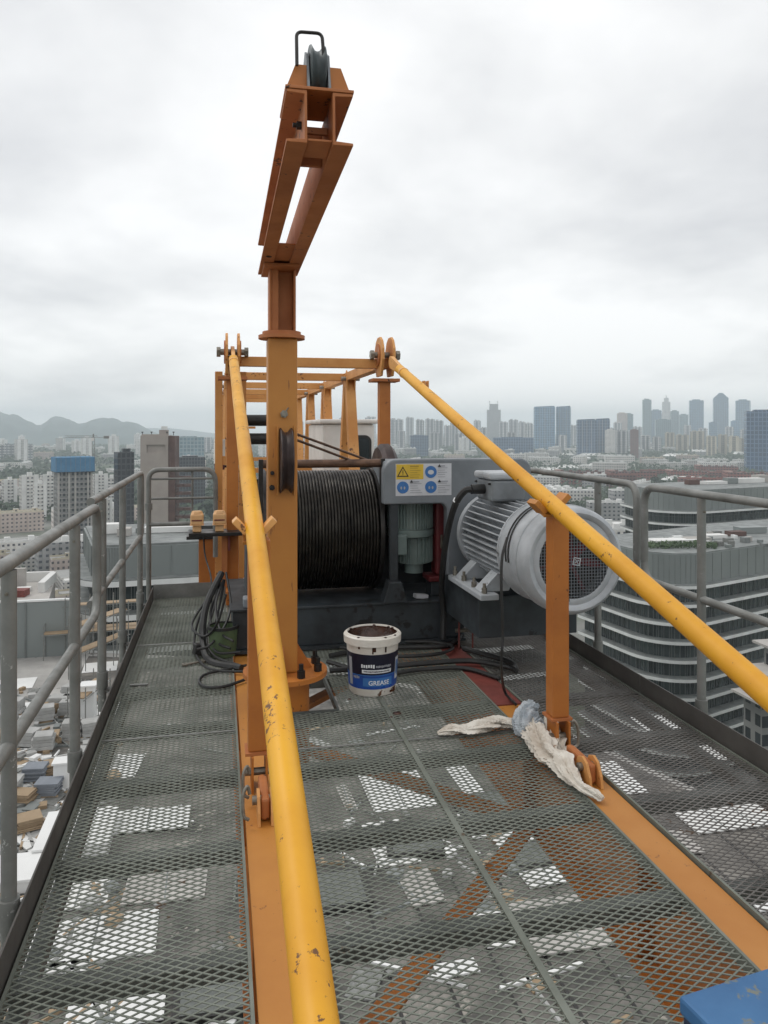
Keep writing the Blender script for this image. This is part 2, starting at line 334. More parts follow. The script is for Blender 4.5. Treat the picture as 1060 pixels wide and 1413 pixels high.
# ------------------------------------------------------------------ railings
PR = 0.0228
def corner(p, a, b, r, n=6):     # rounded corner at p between a and b
    p, a, b = Vector(p), Vector(a), Vector(b); da = (a-p).normalized()*r; db = (b-p).normalized()*r
    return [p+da*(1-t)**2+db*t*t for t in [k/n for k in range(n+1)]]
def railing(label, x, y0, y1, zt, zm, posts, zfoot=0.0, round0=False, round1=True, sag=0.0):
    t = thing('railing_panel', label, 'railing', (x, y0, zfoot), 'railings round the crane deck')
    pts = [(x, y0, zt)]
    pts = corner((x, y0, zt), (x, y0, zm), (x, y1, zt), 0.11) if round0 else [(x, y0, zt)]
    if round0: pts = [(x, y0, zm+0.11)]+pts
    if round1: pts += corner((x, y1, zt), (x, y0, zt), (x, y1, zm), 0.11)+[(x, y1, zm+0.11)]
    else: pts += [(x, y1, zt)]
    MB().path(pts, PR, 14).build('top_rail', 'galv', t, smooth=True)
    mp = (corner((x, y0, zm), (x, y0, zt), (x, y1, zm), 0.109) if round0 else [(x, y0, zm)])
    mp += (corner((x, y1, zm), (x, y0, zm), (x, y1, zt), 0.109) if round1 else [(x, y1, zm)])
    MB().path(mp, PR*0.92, 14).build('mid_rail', 'galv', t, smooth=True)
    for y in posts:
        xo = x+(0.0 if x < 0 else 0.0)
        p = MB().tube((xo, y, zfoot-0.12), (xo, y, zt-PR*0.9), PR*1.02, 16).build('post', 'galv', t, smooth=True)
        s = 1 if x < 0 else -1
        q = MB(); q.tube((xo, y, zfoot+0.02), (xo, y, zfoot+0.11), PR*1.4, 16)
        q.build('socket_sleeve', 'galv', p, smooth=True)
        xa, xb = sorted((xo+s*PR*0.8, (-0.592 if s > 0 else 2.408)))
        for zb_ in (-0.10, 0.0): MB().box((xa, y-0.03, zfoot+zb_), (xb, y+0.03, zfoot+zb_+0.011)).build('foot_bracket', 'toe', p)
        k = bolt(p, (xo-s*0.0, y-PR, zt-0.09), '-Y', 0.006, 0.012)
    return t
railing('grey pipe railing panel overlooking the roof slab with pallets, outside the cable-side walkway', -0.630, -0.35, 4.27, 1.135, 0.575, [0.9, 2.54, 3.64], 0.0, False, True)
railing('grey pipe railing panel between the slab-side railing and the corner gate', -0.675, 4.36, 7.12, 1.15, 0.60, [4.78, 5.74, 6.98], 0.0, False, True)
railing('grey pipe railing panel outside the brownish walkway, crossing the curved glass building', 2.50, -0.3, 4.19, 1.195, 0.64, [1.4, 2.5, 3.63], 0.0, False, True)
railing('grey pipe railing panel behind the silver motor', 2.50, 4.275, 7.2, 1.20, 0.64, [4.77, 6.1], 0.0, True, True)
g = thing('corner_gate', 'round-cornered grey pipe gate closing the end of the cable-side walkway', 'railing', (-0.63, YE+0.05, 0))
yg = YE+0.05; gx0, gx1, gz = -0.63, -0.035, 1.165
MB().path([(gx0, yg, -0.02)]+corner((gx0, yg, gz), (gx0, yg, 0), (gx1, yg, gz), 0.10)+corner((gx1, yg, gz), (gx0, yg, gz), (gx1, yg, 0), 0.12)+[(gx1, yg, 0.35)], PR, 14).build('frame', 'galv', g, smooth=True)
for z in (1.08, 0.90): MB().tube((gx0, yg, z), (gx1, yg, z), 0.011, 10).build('cross_bar', 'galv', g, smooth=True)
MB().tube((gx0, yg, 0.665), (gx1-0.15, yg, 0.665), PR*0.9, 12).build('mid_rail', 'galv', g, smooth=True)
for x in (-0.245, ): MB().tube((x, yg+0.02, 0.67), (x, yg+0.02, 1.15), 0.010, 8).build('upright', 'galv', g, smooth=True)
MB().tube((gx0, yg, 0.80), (gx0, yg, 0.86), PR*1.5, 14).build('hinge_clamp', 'galv', g, smooth=True)

# ------------------------------------------------------------------ yellow tie pipes, their props and the frame they hang from
def tie(label, near, top, ext, tab=None):
    near, top = Vector(near), Vector(top); d = (top-near).normalized()
    a = near-d*ext
    t = thing('tie_pipe', label, 'pipe', a, 'yellow tie pipes')
    MB().tube(a, top-d*0.30, 0.040, 28).build('pipe', 'yellow', t, smooth=True)
    x = Vector((1, 0, 0)); up = x.cross(d).normalized()
    if up.z < 0: up = -up
    m = MB(); m.prism([(-0.36, -0.035), (0.0, -0.055), (0.05, -0.04), (0.07, 0.0), (0.05, 0.045), (-0.0, 0.055), (-0.36, 0.035)], top-x*0.016, d, up, x*0.032)
    m.build('eye_plate', 'yellow_pale', t, 0.003)
    MB().tube(top-d*0.46, top-d*0.29, 0.044, 28, 0.030).build('end_cone', 'yellow_pale', t, smooth=True)
    if tab:
        q = Vector(tab); m = MB()
        for s in (-0.015, 0.015): m.box((q.x+s-0.004, q.y-0.04, q.z), (q.x+s+0.004, q.y+0.04, q.z+0.10))
        m.build('lifting_tab', 'orange_pale', t)
    return t, near, top, d
tL = tie('thick yellow pipe rising from the left beam past the square lifting column', W(437, 1413, 1.346), W(321, 486, 6.9), 0.9)
tR = tie('thick yellow pipe crossing in front of the silver motor, worn brown along its underside', W(1058, 957, 2.26), W(541, 500, 6.9), 1.9, tab=W(587, 543, 6.15))
def at_y(t, y):
    p, d = t[1], t[3]; return p+d*((y-p.y)/d.y)
def prop(tt, y, label, xc, w):
    p = at_y(tt, y); t = thing('prop_post', label, 'post', (xc, y, 0), 'posts propping the yellow pipes')
    zt = p.z-0.055
    MB().box((xc-w/2, y-w/2, 0.16), (xc+w/2, y+w/2, zt)).build('tube', 'orange', t, 0.006)
    m = MB(); m.box((xc-w/2-0.012, y-w/2-0.012, 0.148), (xc+w/2+0.012, y+w/2+0.012, 0.1595)); m.build('foot_plate', 'brown_orange', t)
    m = MB()
    for s in (-1, 1):
        m.box((xc+s*0.030-0.005, y-w/2-0.03, -0.004), (xc+s*0.030+0.005, y+w/2, 0.147))
    m.build('hinge_cheek', 'orange', t)
    MB().tube((xc-0.06, y-0.03, 0.07), (xc+0.06, y-0.03, 0.07), 0.016, 14).build('hinge_pin', 'bolt', t)
    for s in (-1, 1):       # V-shaped cradle leaves
        m = MB(); m.cbox((p.x+s*0.060, y, p.z+(0.004 if (tt is tL or s > 0) else -0.025)), (0.028, 0.10, 0.075), 0, 0, s*R(44)); m.build('cradle_leaf', 'yellow_pale' if tt is tL else 'amber', t, 0.003)
    MB().cbox((p.x, y, p.z-0.049), (0.10, 0.12, 0.012), 0, R(16)).build('cradle_base', 'amber', t)
    return t
pL = prop(tL, 3.38, 'square orange post propping the pipe beside the cable coil', 0.168, 0.095)
pR = prop(tR, 3.46, 'square orange post standing in front of the silver motor', 1.600, 0.085)
for t, x0, y0, s in ((pL, 0.118, 3.20, -1), (pL, 0.112, 3.02, -1), (pR, 1.65, 3.38, 1)):
    MB().path(spline([(x0, y0, 0.03), (x0+s*0.02, y0, 0.05), (x0+s*0.022, y0+0.01, 0.12), (x0+s*0.005, y0+0.02, 0.15), (x0-s*0.004, y0+0.02, 0.12)], 6), 0.007, 8).build('safety_hook', 'bolt', t, smooth=True)
# lugs on the beams in front of the props
def lug(x, y, label):
    t = thing('beam_lug', label, 'lug', (x, y, 0), 'hinge lugs on the beams')
    m = MB(); prof = [(-0.07, 0), (0.09, 0), (0.085, 0.05), (0.05, 0.10), (0.01, 0.115), (-0.03, 0.10), (-0.06, 0.05)]
    for s in (-0.032, 0.020): m.prism(prof, (x+s, y, -0.0055), (0, 1, 0), (0, 0, 1), (0.012, 0, 0))
    m.build('cheek_plate', 'orange_pale', t, 0.002)
    MB().box((x-0.018, y-0.03, 0.0), (x+0.018, y+0.20, 0.085)).build('tongue', 'brown_orange', t, 0.01)
    MB().tube((x-0.05, y+0.01, 0.065), (x+0.05, y+0.01, 0.065), 0.018, 14).build('pin', 'bolt', t, smooth=True)
    return t
lug(0.178, 3.09, 'orange hinge lug on the beam under the left yellow pipe')
lug(1.585, 3.10, 'orange hinge lug on the beam at the end of the knotted rags')

# the truss behind the winch
zt = tL[2].z
tw = thing('slewing_truss', 'pale orange box truss carrying the upper ends of the yellow pipes', 'truss', (0.81, 6.95, 0))
XA, XB = tL[2].x, tR[2].x; Y0 = tL[2].y+0.04
ztop = zt-0.02
for x in (XA, XB):
    MB().box((x-0.05, Y0, ztop-0.10), (x+0.05, 17.0, ztop-0.005)).build('top_chord', 'orange_pale', tw, 0.004)
    MB().box((x-0.06, Y0-0.3, 0.013), (x+0.06, 17.0, 0.13)).build('bottom_chord', 'orange', tw, 0.004)
    MB().box((x-0.052, Y0-0.05, 0.131), (x+0.052, Y0+0.055, ztop-0.23)).build('post', 'orange', tw, 0.004)
    MB().box((x-0.13, Y0-0.11, ztop-0.2295), (x+0.13, Y0+0.11, ztop-0.20)).build('lug_base', 'brown_orange', tw, 0.003)
    for s in (-1, 1):      # the two eye plates the pipe is pinned between
        m = MB(); prof = [(-0.10, -0.20), (0.10, -0.20), (0.18, -0.05), (0.18, 0.05), (0.12, 0.13), (0.05, 0.165), (-0.05, 0.165), (-0.12, 0.13), (-0.18, 0.05), (-0.18, -0.05)]
        m.prism(prof, (x+s*0.052-0.011, Y0-0.04, zt), (0, 1, 0), (0, 0, 1), (0.022, 0, 0)); m.build('eye_plate', 'orange_pale', tw, 0.003)
        m = MB(); m.prism([(0.105*math.cos(a), 0.105*math.sin(a)) for a in [k*math.pi/8 for k in range(16)]], (x+s*0.063+(0 if s > 0 else -0.012), Y0-0.04, zt), (0, 1, 0), (0, 0, 1), (0.012, 0, 0)); m.build('eye_boss', 'brown_orange', tw)
    MB().tube((x-0.135, Y0-0.04, zt), (x+0.135, Y0-0.04, zt), 0.028, 14).build('pin', 'bolt', tw, smooth=True)
    for s in (-1, 1): MB().tube((x+s*0.105, Y0-0.04, zt), (x+s*0.14, Y0-0.04, zt), 0.045, 6).build('pin_nut', 'bolt', tw)
    ys = [Y0+2.0*k for k in range(6)]
    for k, y in enumerate(ys):
        if k:
            zb = 0.131
            for s in (-1, 1):
                a = Vector((x, y+s*0.05, ztop-0.10)); b_ = Vector((x, y+s*0.66, zb)); d = b_-a
                m = MB(); m.prism([(-0.055, -0.062), (0.055, -0.062), (0.055, 0.062), (-0.055, 0.062)], a, (1, 0, 0), Vector((1, 0, 0)).cross(d).normalized(), d)
                m.build('inclined_post', 'orange_pale', tw, 0.003)
            MB().prism([(-0.10, 0), (0.10, 0), (0.06, -0.15), (-0.06, -0.15)], (x-0.058, y, ztop-0.03), (0, 1, 0), (0, 0, 1), (0.116, 0, 0)).build('gusset', 'orange_pale', tw)
            if k in (1, 2, 3):
                for s in (-1, 1):
                    MB().prism([(-0.06, -0.14), (0.06, -0.14), (0.075, 0.0), (0.0, 0.09), (-0.075, 0.0)], (x+s*0.045-0.008, y-0.1, ztop-0.07), (0, 1, 0), (0, 0, 1), (0.016, 0, 0)).build('eye_plate', 'orange_pale', tw)
                MB().tube((x-0.11, y-0.1, ztop-0.08), (x+0.11, y-0.1, ztop-0.08), 0.025, 12).build('pin', 'bolt', tw)
for k in range(6):
    y = Y0+2.0*k; z1 = ztop-0.012-0.0*k
    MB().box((XA+0.053, y+0.0, z1-0.088), (XB-0.053, y+0.08, z1)).build('cross_beam', 'orange_pale', tw, 0.004)
    for s, xx in ((1, XA+0.053), (-1, XB-0.053)):
        MB().prism([(0, 0), (s*0.20, 0), (0, 0.20)], (xx, y+0.083, z1-0.06), (1, 0, 0), (0, 1, 0), (0, 0, 0.012)).build('corner_gusset', 'orange_pale', tw)
for k in (2, 4):
    y = Y0+2.0*k; MB().box((XA+0.053, y+0.09, 0.9), (XB-0.053, y+0.15, 0.97)).build('cross_beam', 'orange_pale', tw)
for k in (3, 4, 5, 6):      # ladder rungs and landing bars between the posts
    MB().box((XA+0.06, Y0+5.0+0.5*k, 1.35+0.06*k), (XA+0.50, Y0+5.04+0.5*k, 1.39+0.06*k)).build('ladder_rung', 'orange_pale', tw)
m = MB(); m.box((XA+0.46, Y0+1.3, 0.131), (XA+0.52, Y0+1.36, 1.85)); m.build('ladder_stile', 'orange_pale', tw)

for xo in (-0.005, 0.215):
    m = MB(); m.box((xo-0.035, Y0+0.30, 0.131), (xo+0.035, Y0+0.40, ztop-0.13)); m.build('side_post', 'orange_pale', tw, 0.004)
    MB().box((min(xo, XA+0.051), Y0+0.31, 1.2), (max(xo, XA-0.051)-0.0, Y0+0.39, 1.28)).build('side_strut', 'orange_pale', tw)
# operator's cab beyond the truss
cb = thing('crane_cab', 'small white crane cab with a dark rounded window behind the truss', 'cab', (1.75, 10.6, 0))
m = MB(); m.box((1.32, 10.0, -1.0), (2.02, 11.6, 1.60)); m.build('body', 'cab', cb, 0.04)
MB().box((1.28, 9.95, 1.601), (2.06, 11.65, 1.66)).build('roof', 'cab', cb, 0.02)
rr = lambda w, h, r: [(sx*(w/2-r)+r*math.cos(a), sy*(h/2-r)+r*math.sin(a)) for sx, sy, a0 in ((1,1,0), (-1,1,90), (-1,-1,180), (1,-1,270)) for a in [R(a0+k*15) for k in range(7)]]
for wx in (1.84,):
    f = MB().prism(rr(0.26, 1.0, 0.09), (wx, 9.999, 0.95), (1, 0, 0), (0, 0, 1), (0, -0.02, 0)).build('window_frame', 'black', cb)
    MB().prism(rr(0.20, 0.93, 0.07), (wx, 9.978, 0.95), (1, 0, 0), (0, 0, 1), (0, -0.006, 0)).build('pane', 'glass_dark', f)
MB().box((1.66, 9.97, -0.2), (1.69, 10.0, 1.5)).build('door_edge', 'cab', cb)

# ------------------------------------------------------------------ lifting davit on a square column
cxd, cyd = 0.343, 4.345
dv = thing('lifting_davit', 'square amber column with a sheave in its face and a level twin-channel arm on top', 'davit', (cxd, cyd, 0))
w = 0.081
MB().box((cxd-w, cyd-w, 0.192), (cxd+w, cyd+w, 2.045)).build('column', 'amber', dv, 0.008)
MB().lathe([(0.001, 0), (0.235, 0), (0.235, 0.026), (0.001, 0.026)], (cxd+0.02, cyd, 0.165), 'Z', 40).build('base_flange', 'orange', dv, smooth=True)
MB().lathe([(0.001, -0.50), (0.135, -0.50), (0.135, -0.001), (0.001, -0.001)], (cxd+0.02, cyd, 0.165), 'Z', 32).build('socket_pipe', 'orange', dv, smooth=True)
for a in range(8):
    aa = R(22+45*a); bolt(dv, (cxd+0.02+0.19*math.cos(aa), cyd+0.19*math.sin(aa), 0.191), 'Z', 0.022, 0.075, 'iron')
for a in (0, 90, 180, 270):
    dx_, dy_ = math.cos(R(a)), math.sin(R(a)); 
    m = MB(); m.prism([(0.0, 0), (0.09, 0), (0.0, 0.15)], (cxd+dx_*(w+0.001)-dy_*0.005, cyd+dy_*(w+0.001)+dx_*0.005, 0.192), (dx_, dy_, 0), (0, 0, 1), (dy_*0.010, -dx_*0.010, 0)); m.build('gusset', 'orange', dv)
MB().lathe([(0.001, 0), (0.130, 0), (0.130, 0.020), (0.001, 0.020)], (cxd, cyd, 2.046), 'Z', 28).build('swivel_flange', 'brown_orange', dv, smooth=True)
MB().lathe([(0.001, 0), (0.108, 0), (0.108, 0.020), (0.001, 0.020)], (cxd, cyd, 2.0665), 'Z', 28).build('swivel_flange', 'brown_orange', dv, smooth=True)
m = MB(); hw = 0.073
m.box((cxd-hw, cyd-0.07, 2.087), (cxd-hw+0.012, cyd+0.07, 2.43)); m.box((cxd+hw-0.012, cyd-0.07, 2.087), (cxd+hw, cyd+0.07, 2.43)); m.box((cxd-hw+0.0125, cyd-0.006, 2.087), (cxd+hw-0.0125, cyd+0.006, 2.43))
m.box((cxd-hw+0.0125, cyd-0.064, 2.0875), (cxd-hw+0.05, cyd-0.052, 2.43))
m.build('mast', 'brown_orange', dv, 0.002)
# the arm: two channels back to back with a gap, tilted a touch
tilt = math.atan2(0.07, 1.9)
ao = Vector((cxd-0.012, cyd+0.14, 2.432)); ad = Vector((0.0, -math.cos(tilt), math.sin(tilt))); au = Vector((0, math.sin(tilt), math.cos(tilt))); ax = Vector((1, 0, 0))
AL = 1.92
ar = MB()
def arm_box(name, x0, x1, a0, a1, u0, u1, m='brown_orange', bev=0.002):
    g = MB(); vs = [ao+ax*x+ad*a+au*u for x in (x0, x1) for a in (a0, a1) for u in (u0, u1)]
    g.add(vs, [(0,1,3,2),(4,6,7,5),(0,4,5,1),(2,3,7,6),(0,2,6,4),(1,5,7,3)]); return g.build(name, m, dv, bev)
for s in (-1, 1):
    m = MB(); xs = lambda q: s*q
    prof = [(s*0.043, 0), (s*0.113, 0), (s*0.113, 0.010), (s*0.052, 0.014), (s*0.052, 0.166), (s*0.113, 0.170), (s*0.113, 0.180), (s*0.043, 0.180)]
    m.prism(prof, ao, ax, au, ad*AL); m.build('arm_channel', 'brown_orange', dv, 0.002)
arm_box('tie_plate', -0.0425, 0.0425, AL-0.16, AL-0.01, 0.012, 0.020)
arm_box('tie_plate', -0.0425, 0.0425, 0.02, 0.62, 0.012, 0.020)
arm_box('spacer', -0.0425, 0.0425, AL-0.30, AL-0.28, 0.03, 0.175)
arm_box('spacer', -0.0425, 0.0425, AL-0.14, AL-0.125, 0.085, 0.11)
arm_box('saddle_plate', -0.095, 0.095, 0.0, 0.30, -0.014, -0.001)
arm_box('head_plate', -0.116, 0.116, AL-0.24, AL+0.004, 0.181, 0.192)
for s in (-1, 1):      # hanger gussets either side of the sheave
    for aa in (AL-0.05, ):
        m = MB(); m.prism([(s*0.036, 0.193), (s*0.113, 0.193), (s*0.078, 0.285), (s*0.036, 0.285)], ao+ad*aa, ax, au, ad*0.010); m.build('gusset', 'orange', dv)
    m = MB(); m.prism([(AL-0.22, 0.1925), (AL-0.01, 0.1925), (AL-0.05, 0.33), (AL-0.10, 0.362), (AL-0.15, 0.33)], ao+ax*(s*0.036-0.004), ad, au, ax*0.008); m.build('sheave_cheek', 'motor_dark', dv)
shc = ao+ad*(AL-0.100)+au*0.288
g = MB(); g.lathe([(0.02, -0.027), (0.089, -0.027), (0.092, -0.022), (0.074, -0.009), (0.071, 0), (0.074, 0.009), (0.092, 0.022), (0.089, 0.027), (0.02, 0.027)], shc, 'X', 44)
g.build('head_sheave', 'sheave_grey', dv, smooth=True)
MB().tube(shc-ax*0.06, shc+ax*0.06, 0.016, 12).build('sheave_pin', 'bolt', dv, smooth=True)
gp = [ao+ax*-0.075+ad*(AL-0.02)+au*0.27, ao+ax*-0.075+ad*(AL-0.03)+au*0.392, ao+ax*0.012+ad*(AL-0.03)+au*0.395, ao+ax*0.018+ad*(AL-0.03)+au*0.31]
MB().path([gp[0]]+corner(gp[1], gp[0], gp[2], 0.02)+corner(gp[2], gp[1], gp[3], 0.02)+[gp[3]], 0.006, 8).build('rope_guard', 'iron', dv, smooth=True)
bolt(dv, ao+ax*-0.078+ad*0.42-au*0.001, 'Z', 0.016, 0.03, 'iron'); 
for a_, u_ in ((AL-0.10, 0.10), (AL-0.16, 0.06), (0.15, 0.09), (0.35, 0.09)): bolt(dv, ao+ax*-0.052+ad*a_+au*u_, '-X', 0.014, 0.03, 'iron')
# sheave let into the column face
sc_ = Vector((cxd+0.016, cyd-0.062, 1.368))
g = MB(); g.lathe([(0.03, -0.034), (0.178, -0.034), (0.182, -0.028), (0.160, -0.010), (0.156, 0), (0.160, 0.010), (0.182, 0.028), (0.178, 0.034), (0.03, 0.034)], sc_, 'X', 56)
g.build('column_sheave', 'sheave', dv, smooth=True)
for s in (-1, 1):
    m = MB(); m.prism([(-0.030, -0.19), (0.012, -0.19), (0.012, 0.19), (-0.030, 0.19)], sc_+Vector((s*0.046-0.004, -0.018, 0)), (0, 1, 0), (0, 0, 1), (0.008, 0, 0)); m.build('sheave_cheek', 'amber', dv)
bolt(dv, (cxd+0.006, cyd-w, 1.625), '-Y', 0.022, 0.03, 'bolt'); bolt(dv, (cxd-0.06, cyd-w, 1.22), '-Y', 0.016, 0.03, 'iron'); bolt(dv, (cxd-0.058, cyd-w, 1.30), '-Y', 0.012, 0.03, 'iron')
MB().path([(cxd+0.012, cyd-w-0.012, 1.636), (cxd+0.03, cyd-w-0.014, 1.66)], 0.004, 6).build('split_pin', 'bolt', dv)

# ------------------------------------------------------------------ hoisting winch
wn = thing('hoist_winch', 'grey hoisting winch with a drum full of greasy wire rope', 'winch', (0.9, 5.8, 0))
m = MB(); m.box((0.09, 5.33, 0.035), (1.74, 5.52, 0.295)); m.build('base_beam', 'winch_dark', wn, 0.006)
m = MB(); m.box((0.09, 6.20, 0.035), (1.74, 6.39, 0.295)); m.build('base_beam', 'winch_dark', wn, 0.006)
for x in (0.09, 1.56): MB().box((x, 5.521, 0.035), (x+0.18, 6.199, 0.294)).build('base_beam', 'winch_dark', wn)
MB().box((0.07, 5.31, 0.296), (1.76, 6.41, 0.312)).build('base_plate', 'winch_dark', wn, 0.003)
MB().box((0.09, 5.30, 0.012), (1.74, 5.56, 0.034)).build('base_foot', 'winch_dark', wn)
DX0, DX1, DY, DZ, DR = 0.34, 1.135, 5.85, 0.775, 0.437
prof = [(0.05, DX0)]; x = DX0; p = 0.0232
while x < DX1-p:
    for k in range(7):
        a = math.pi*k/6; prof.append((DR+0.0125*math.sin(a), x+p/2-p/2*math.cos(a)))
    x += p
prof.append((0.05, x))
MB().lathe(prof, (0, DY, DZ), 'X', 72).build('rope_winding', 'rope', wn, smooth=True)
for xa in (DX0-0.035, DX1):
    MB().lathe([(0.05, xa), (0.462, xa), (0.462, xa+0.03), (0.05, xa+0.03)], (0, DY, DZ), 'X', 64).build('drum_flange', 'iron', wn, smooth=True)
MB().tube((0.20, DY, DZ), (1.25, DY, DZ), 0.07, 20).build('drum_shaft', 'iron', wn, smooth=True)
m = MB(); m.prism([(-0.26, 0.313), (0.26, 0.313), (0.13, 0.95), (-0.13, 0.95)], (0.19, DY, 0), (0, 1, 0), (0, 0, 1), (0.06, 0, 0)); m.build('bearing_pedestal', 'winch_dark', wn, 0.006)
m = MB(); m.cbox((0.24, 5.40, 0.345), (0.16, 0.12, 0.065)); m.build('bearing_foot', 'winch', wn, 0.01)
MB().tube((0.30, 5.47, 1.292), (1.145, 5.47, 1.292), 0.030, 18).build('rope_roller', 'rope_brown', wn, smooth=True)
for x in (0.27, 1.145): MB().box((x, 5.44, 0.95), (x+0.03, 5.50, 1.325)).build('roller_arm', 'iron', wn)
# drum brake disc rising behind the housing
MB().lathe([(0.02, 0), (0.30, 0), (0.33, 0.03), (0.33, 0.09), (0.30, 0.12), (0.02, 0.12)], (1.235, 6.02, 1.09), 'X', 40).build('brake_disc', 'sheave', wn, smooth=True)
# housing: inverted U plate box
FY = 5.30
hx0, hx1, hz = 1.135, 2.245, 1.325
def rarc(cx_, cz_, r, a0, a1, n=6): return [(cx_+r*math.cos(R(a0+(a1-a0)*k/n)), cz_+r*math.sin(R(a0+(a1-a0)*k/n))) for k in range(n+1)]
poly = [(hx0, 1.005)]+rarc(hx0+0.09, hz-0.09, 0.09, 180, 90)+rarc(hx1-0.09, hz-0.09, 0.09, 90, 0)+[(hx1, 0.50), (1.70, 0.50), (1.70, 0.312)]
poly += [(1.60, 0.312)]+rarc(1.60-0.05, 1.005-0.05, 0.05, 0, 90)+[(1.245, 1.005)]
m = MB(); m.prism(poly, (0, FY, 0), (1, 0, 0), (0, 0, 1), (0, 0.10, 0)); hs = m.build('gear_housing', 'winch', wn, 0.012)
m = MB(); m.box((1.185, FY+0.011, 0.40), (1.243, FY+0.07, 1.004)); m.build('housing_leg', 'winch_dark', wn, 0.006)
m = MB(); m.prism([(-0.09, 0.313), (0.09, 0.313), (0.045, 0.46), (-0.045, 0.46)], (1.215, FY-0.03, 0), (1, 0, 0), (0, 0, 1), (0, 0.13, 0)); m.build('housing_foot', 'winch_dark', wn, 0.006)
MB().box((hx0+0.02, FY+0.101, 1.03), (hx1-0.02, FY+0.50, hz-0.015)).build('gear_case', 'winch', wn, 0.02)
MB().box((1.72, FY+0.101, 0.32), (hx1-0.02, FY+0.55, 1.029)).build('gear_case', 'winch_dark', wn, 0.02)
bolt(wn, W(626, 692, 5.42)+Vector((0, -0.0, 0)), '-Y', 0.012, 0.02, 'iron')
# stickers
st = thing('warning_sticker', 'yellow, white and blue warning sticker on the winch housing', 'sticker', (1.38, FY-0.002, 1.15))
sa = WY(546, 640, FY); sb = WY(623, 683, FY); sx0, sx1, sz1, sz0 = sa.x, sb.x, sa.z, sb.z
sm = (sx0+sx1)/2; zm_ = (sz0+sz1)/2
def sbox(name, x0, x1, z0, z1, m, lay=1, par=None): return MB().box((x0, FY-0.0012*lay-0.0005, z0), (x1, FY-0.0012*lay+0.0004, z1)).build(name, m, par or st)
bk = sbox('backing', sx0, sx1, sz0, sz1, 'sticker')
sbox('yellow_field', sx0+0.004, sm-0.003, zm_+0.003, sz1-0.004, 'sticker_yellow', 2)
qx = (sm-sx0)
m = MB(); tcx, tcz = sx0+0.052, zm_+0.054
m.prism([(-0.043, -0.032), (0.043, -0.032), (0, 0.042)], (tcx, FY-0.0036, tcz), (1, 0, 0), (0, 0, 1), (0, -0.0008, 0)); m.build('warning_triangle', 'sticker_black', st)
m = MB(); m.prism([(-0.031, -0.025), (0.031, -0.025), (0, 0.028)], (tcx, FY-0.0046, tcz), (1, 0, 0), (0, 0, 1), (0, -0.0008, 0)); m.build('warning_triangle', 'sticker_yellow', st)
m = MB(); m.box((tcx-0.003, FY-0.0062, tcz-0.010), (tcx+0.003, FY-0.0056, tcz+0.014)); m.box((tcx-0.003, FY-0.0062, tcz-0.020), (tcx+0.003, FY-0.0056, tcz-0.015)); m.build('exclamation_mark', 'sticker_black', st)
circ = lambda r, n=24: [(r*math.cos(2*math.pi*k/n), r*math.sin(2*math.pi*k/n)) for k in range(n)]
for (cx_, cz_, hat) in ((sm+0.052, zm_+0.054, 1), (sx0+0.052, zm_-0.054, 0), (sm+0.052, zm_-0.054, 0)):
    MB().prism(circ(0.043), (cx_, FY-0.0036, cz_), (1, 0, 0), (0, 0, 1), (0, -0.0008, 0)).build('blue_disc', 'sticker_blue', st)
    g = MB()
    if hat: g.prism([(x*1.0, y*0.75) for x, y in circ(0.022)], (cx_, FY-0.0046, cz_-0.002), (1, 0, 0), (0, 0, 1), (0, -0.0008, 0))
    else:
        for k in (-1, 1): g.prism([(x*0.6, y) for x, y in circ(0.011)], (cx_+k*0.012, FY-0.0046, cz_-0.004), (1, 0, 0), (0, 0, 1), (0, -0.0008, 0))
    g.build('pictogram', 'sticker' if hat else 'sticker_grey', st)
for (x0, z1, mm) in ((sx0+0.105, sz1-0.014, 'sticker_olive'), (sm+0.105, sz1-0.014, 'sticker_grey'), (sx0+0.105, zm_-0.010, 'sticker_grey'), (sm+0.105, zm_-0.010, 'sticker_grey')):
    g = MB(); 
    for k in range(6):
        z = z1-0.016*k; ww = (qx-0.115)*(0.55+0.45*rnd.random()); hh = 0.009 if k == 0 else 0.004
        g.box((x0, FY-0.0044, z-hh), (x0+ww, FY-0.0037, z))
    g.build('small_print', mm, st)
    if mm == 'sticker_grey': MB().prism([(-0.012, -0.009), (0.012, -0.009), (0, 0.011)], (x0+0.010, FY-0.0052, z1-0.002), (1, 0, 0), (0, 0, 1), (0, -0.0006, 0)).build('warning_triangle', 'sticker_black', st)
MB().box((1.19, 5.93, 0.313), (1.719, 5.96, 1.03)).build('dark_backing', 'winch_dark', wn)  # plate added to close the view and keep the housing opening dark
# small vertical motor and red brake in the opening
pm = thing('brake_motor', 'small green-grey ribbed motor hanging in the winch housing opening', 'motor', (1.39, 5.62, 0.5))
def ribbed(cx_, cy_, z0, z1, r, n, fin, m, name, par, ax='Z'):
    g = MB(); g.lathe([(0.001, z0), (r, z0), (r, z1), (0.001, z1)], (cx_, cy_, 0), 'Z', 32)
    for k in range(n):
        a = 2*math.pi*k/n; mt = Matrix.Translation((cx_, cy_, 0)) @ Matrix.Rotation(a, 4, 'Z')
        g.box((r-0.004, -0.0035, z0+0.01), (r+fin, 0.0035, z1-0.01), mt)
    return g.build(name, m, par)
ribbed(1.395, 5.58, 0.80, 1.10, 0.158, 46, 0.014, 'green_motor', 'ribbed_body', pm)
MB().lathe([(0.001, 0.75), (0.174, 0.75), (0.177, 0.765), (0.177, 0.80), (0.001, 0.80)], (1.395, 5.58, 0), 'Z', 36).build('end_flange', 'green_motor', pm, smooth=True)
ribbed(1.425, 5.58, 0.545, 0.749, 0.118, 24, 0.022, 'green_motor', 'ribbed_cowl', pm)
MB().cbox((1.285, 5.45, 0.70), (0.095, 0.10, 0.15)).build('terminal_box', 'green_motor', pm, 0.012)
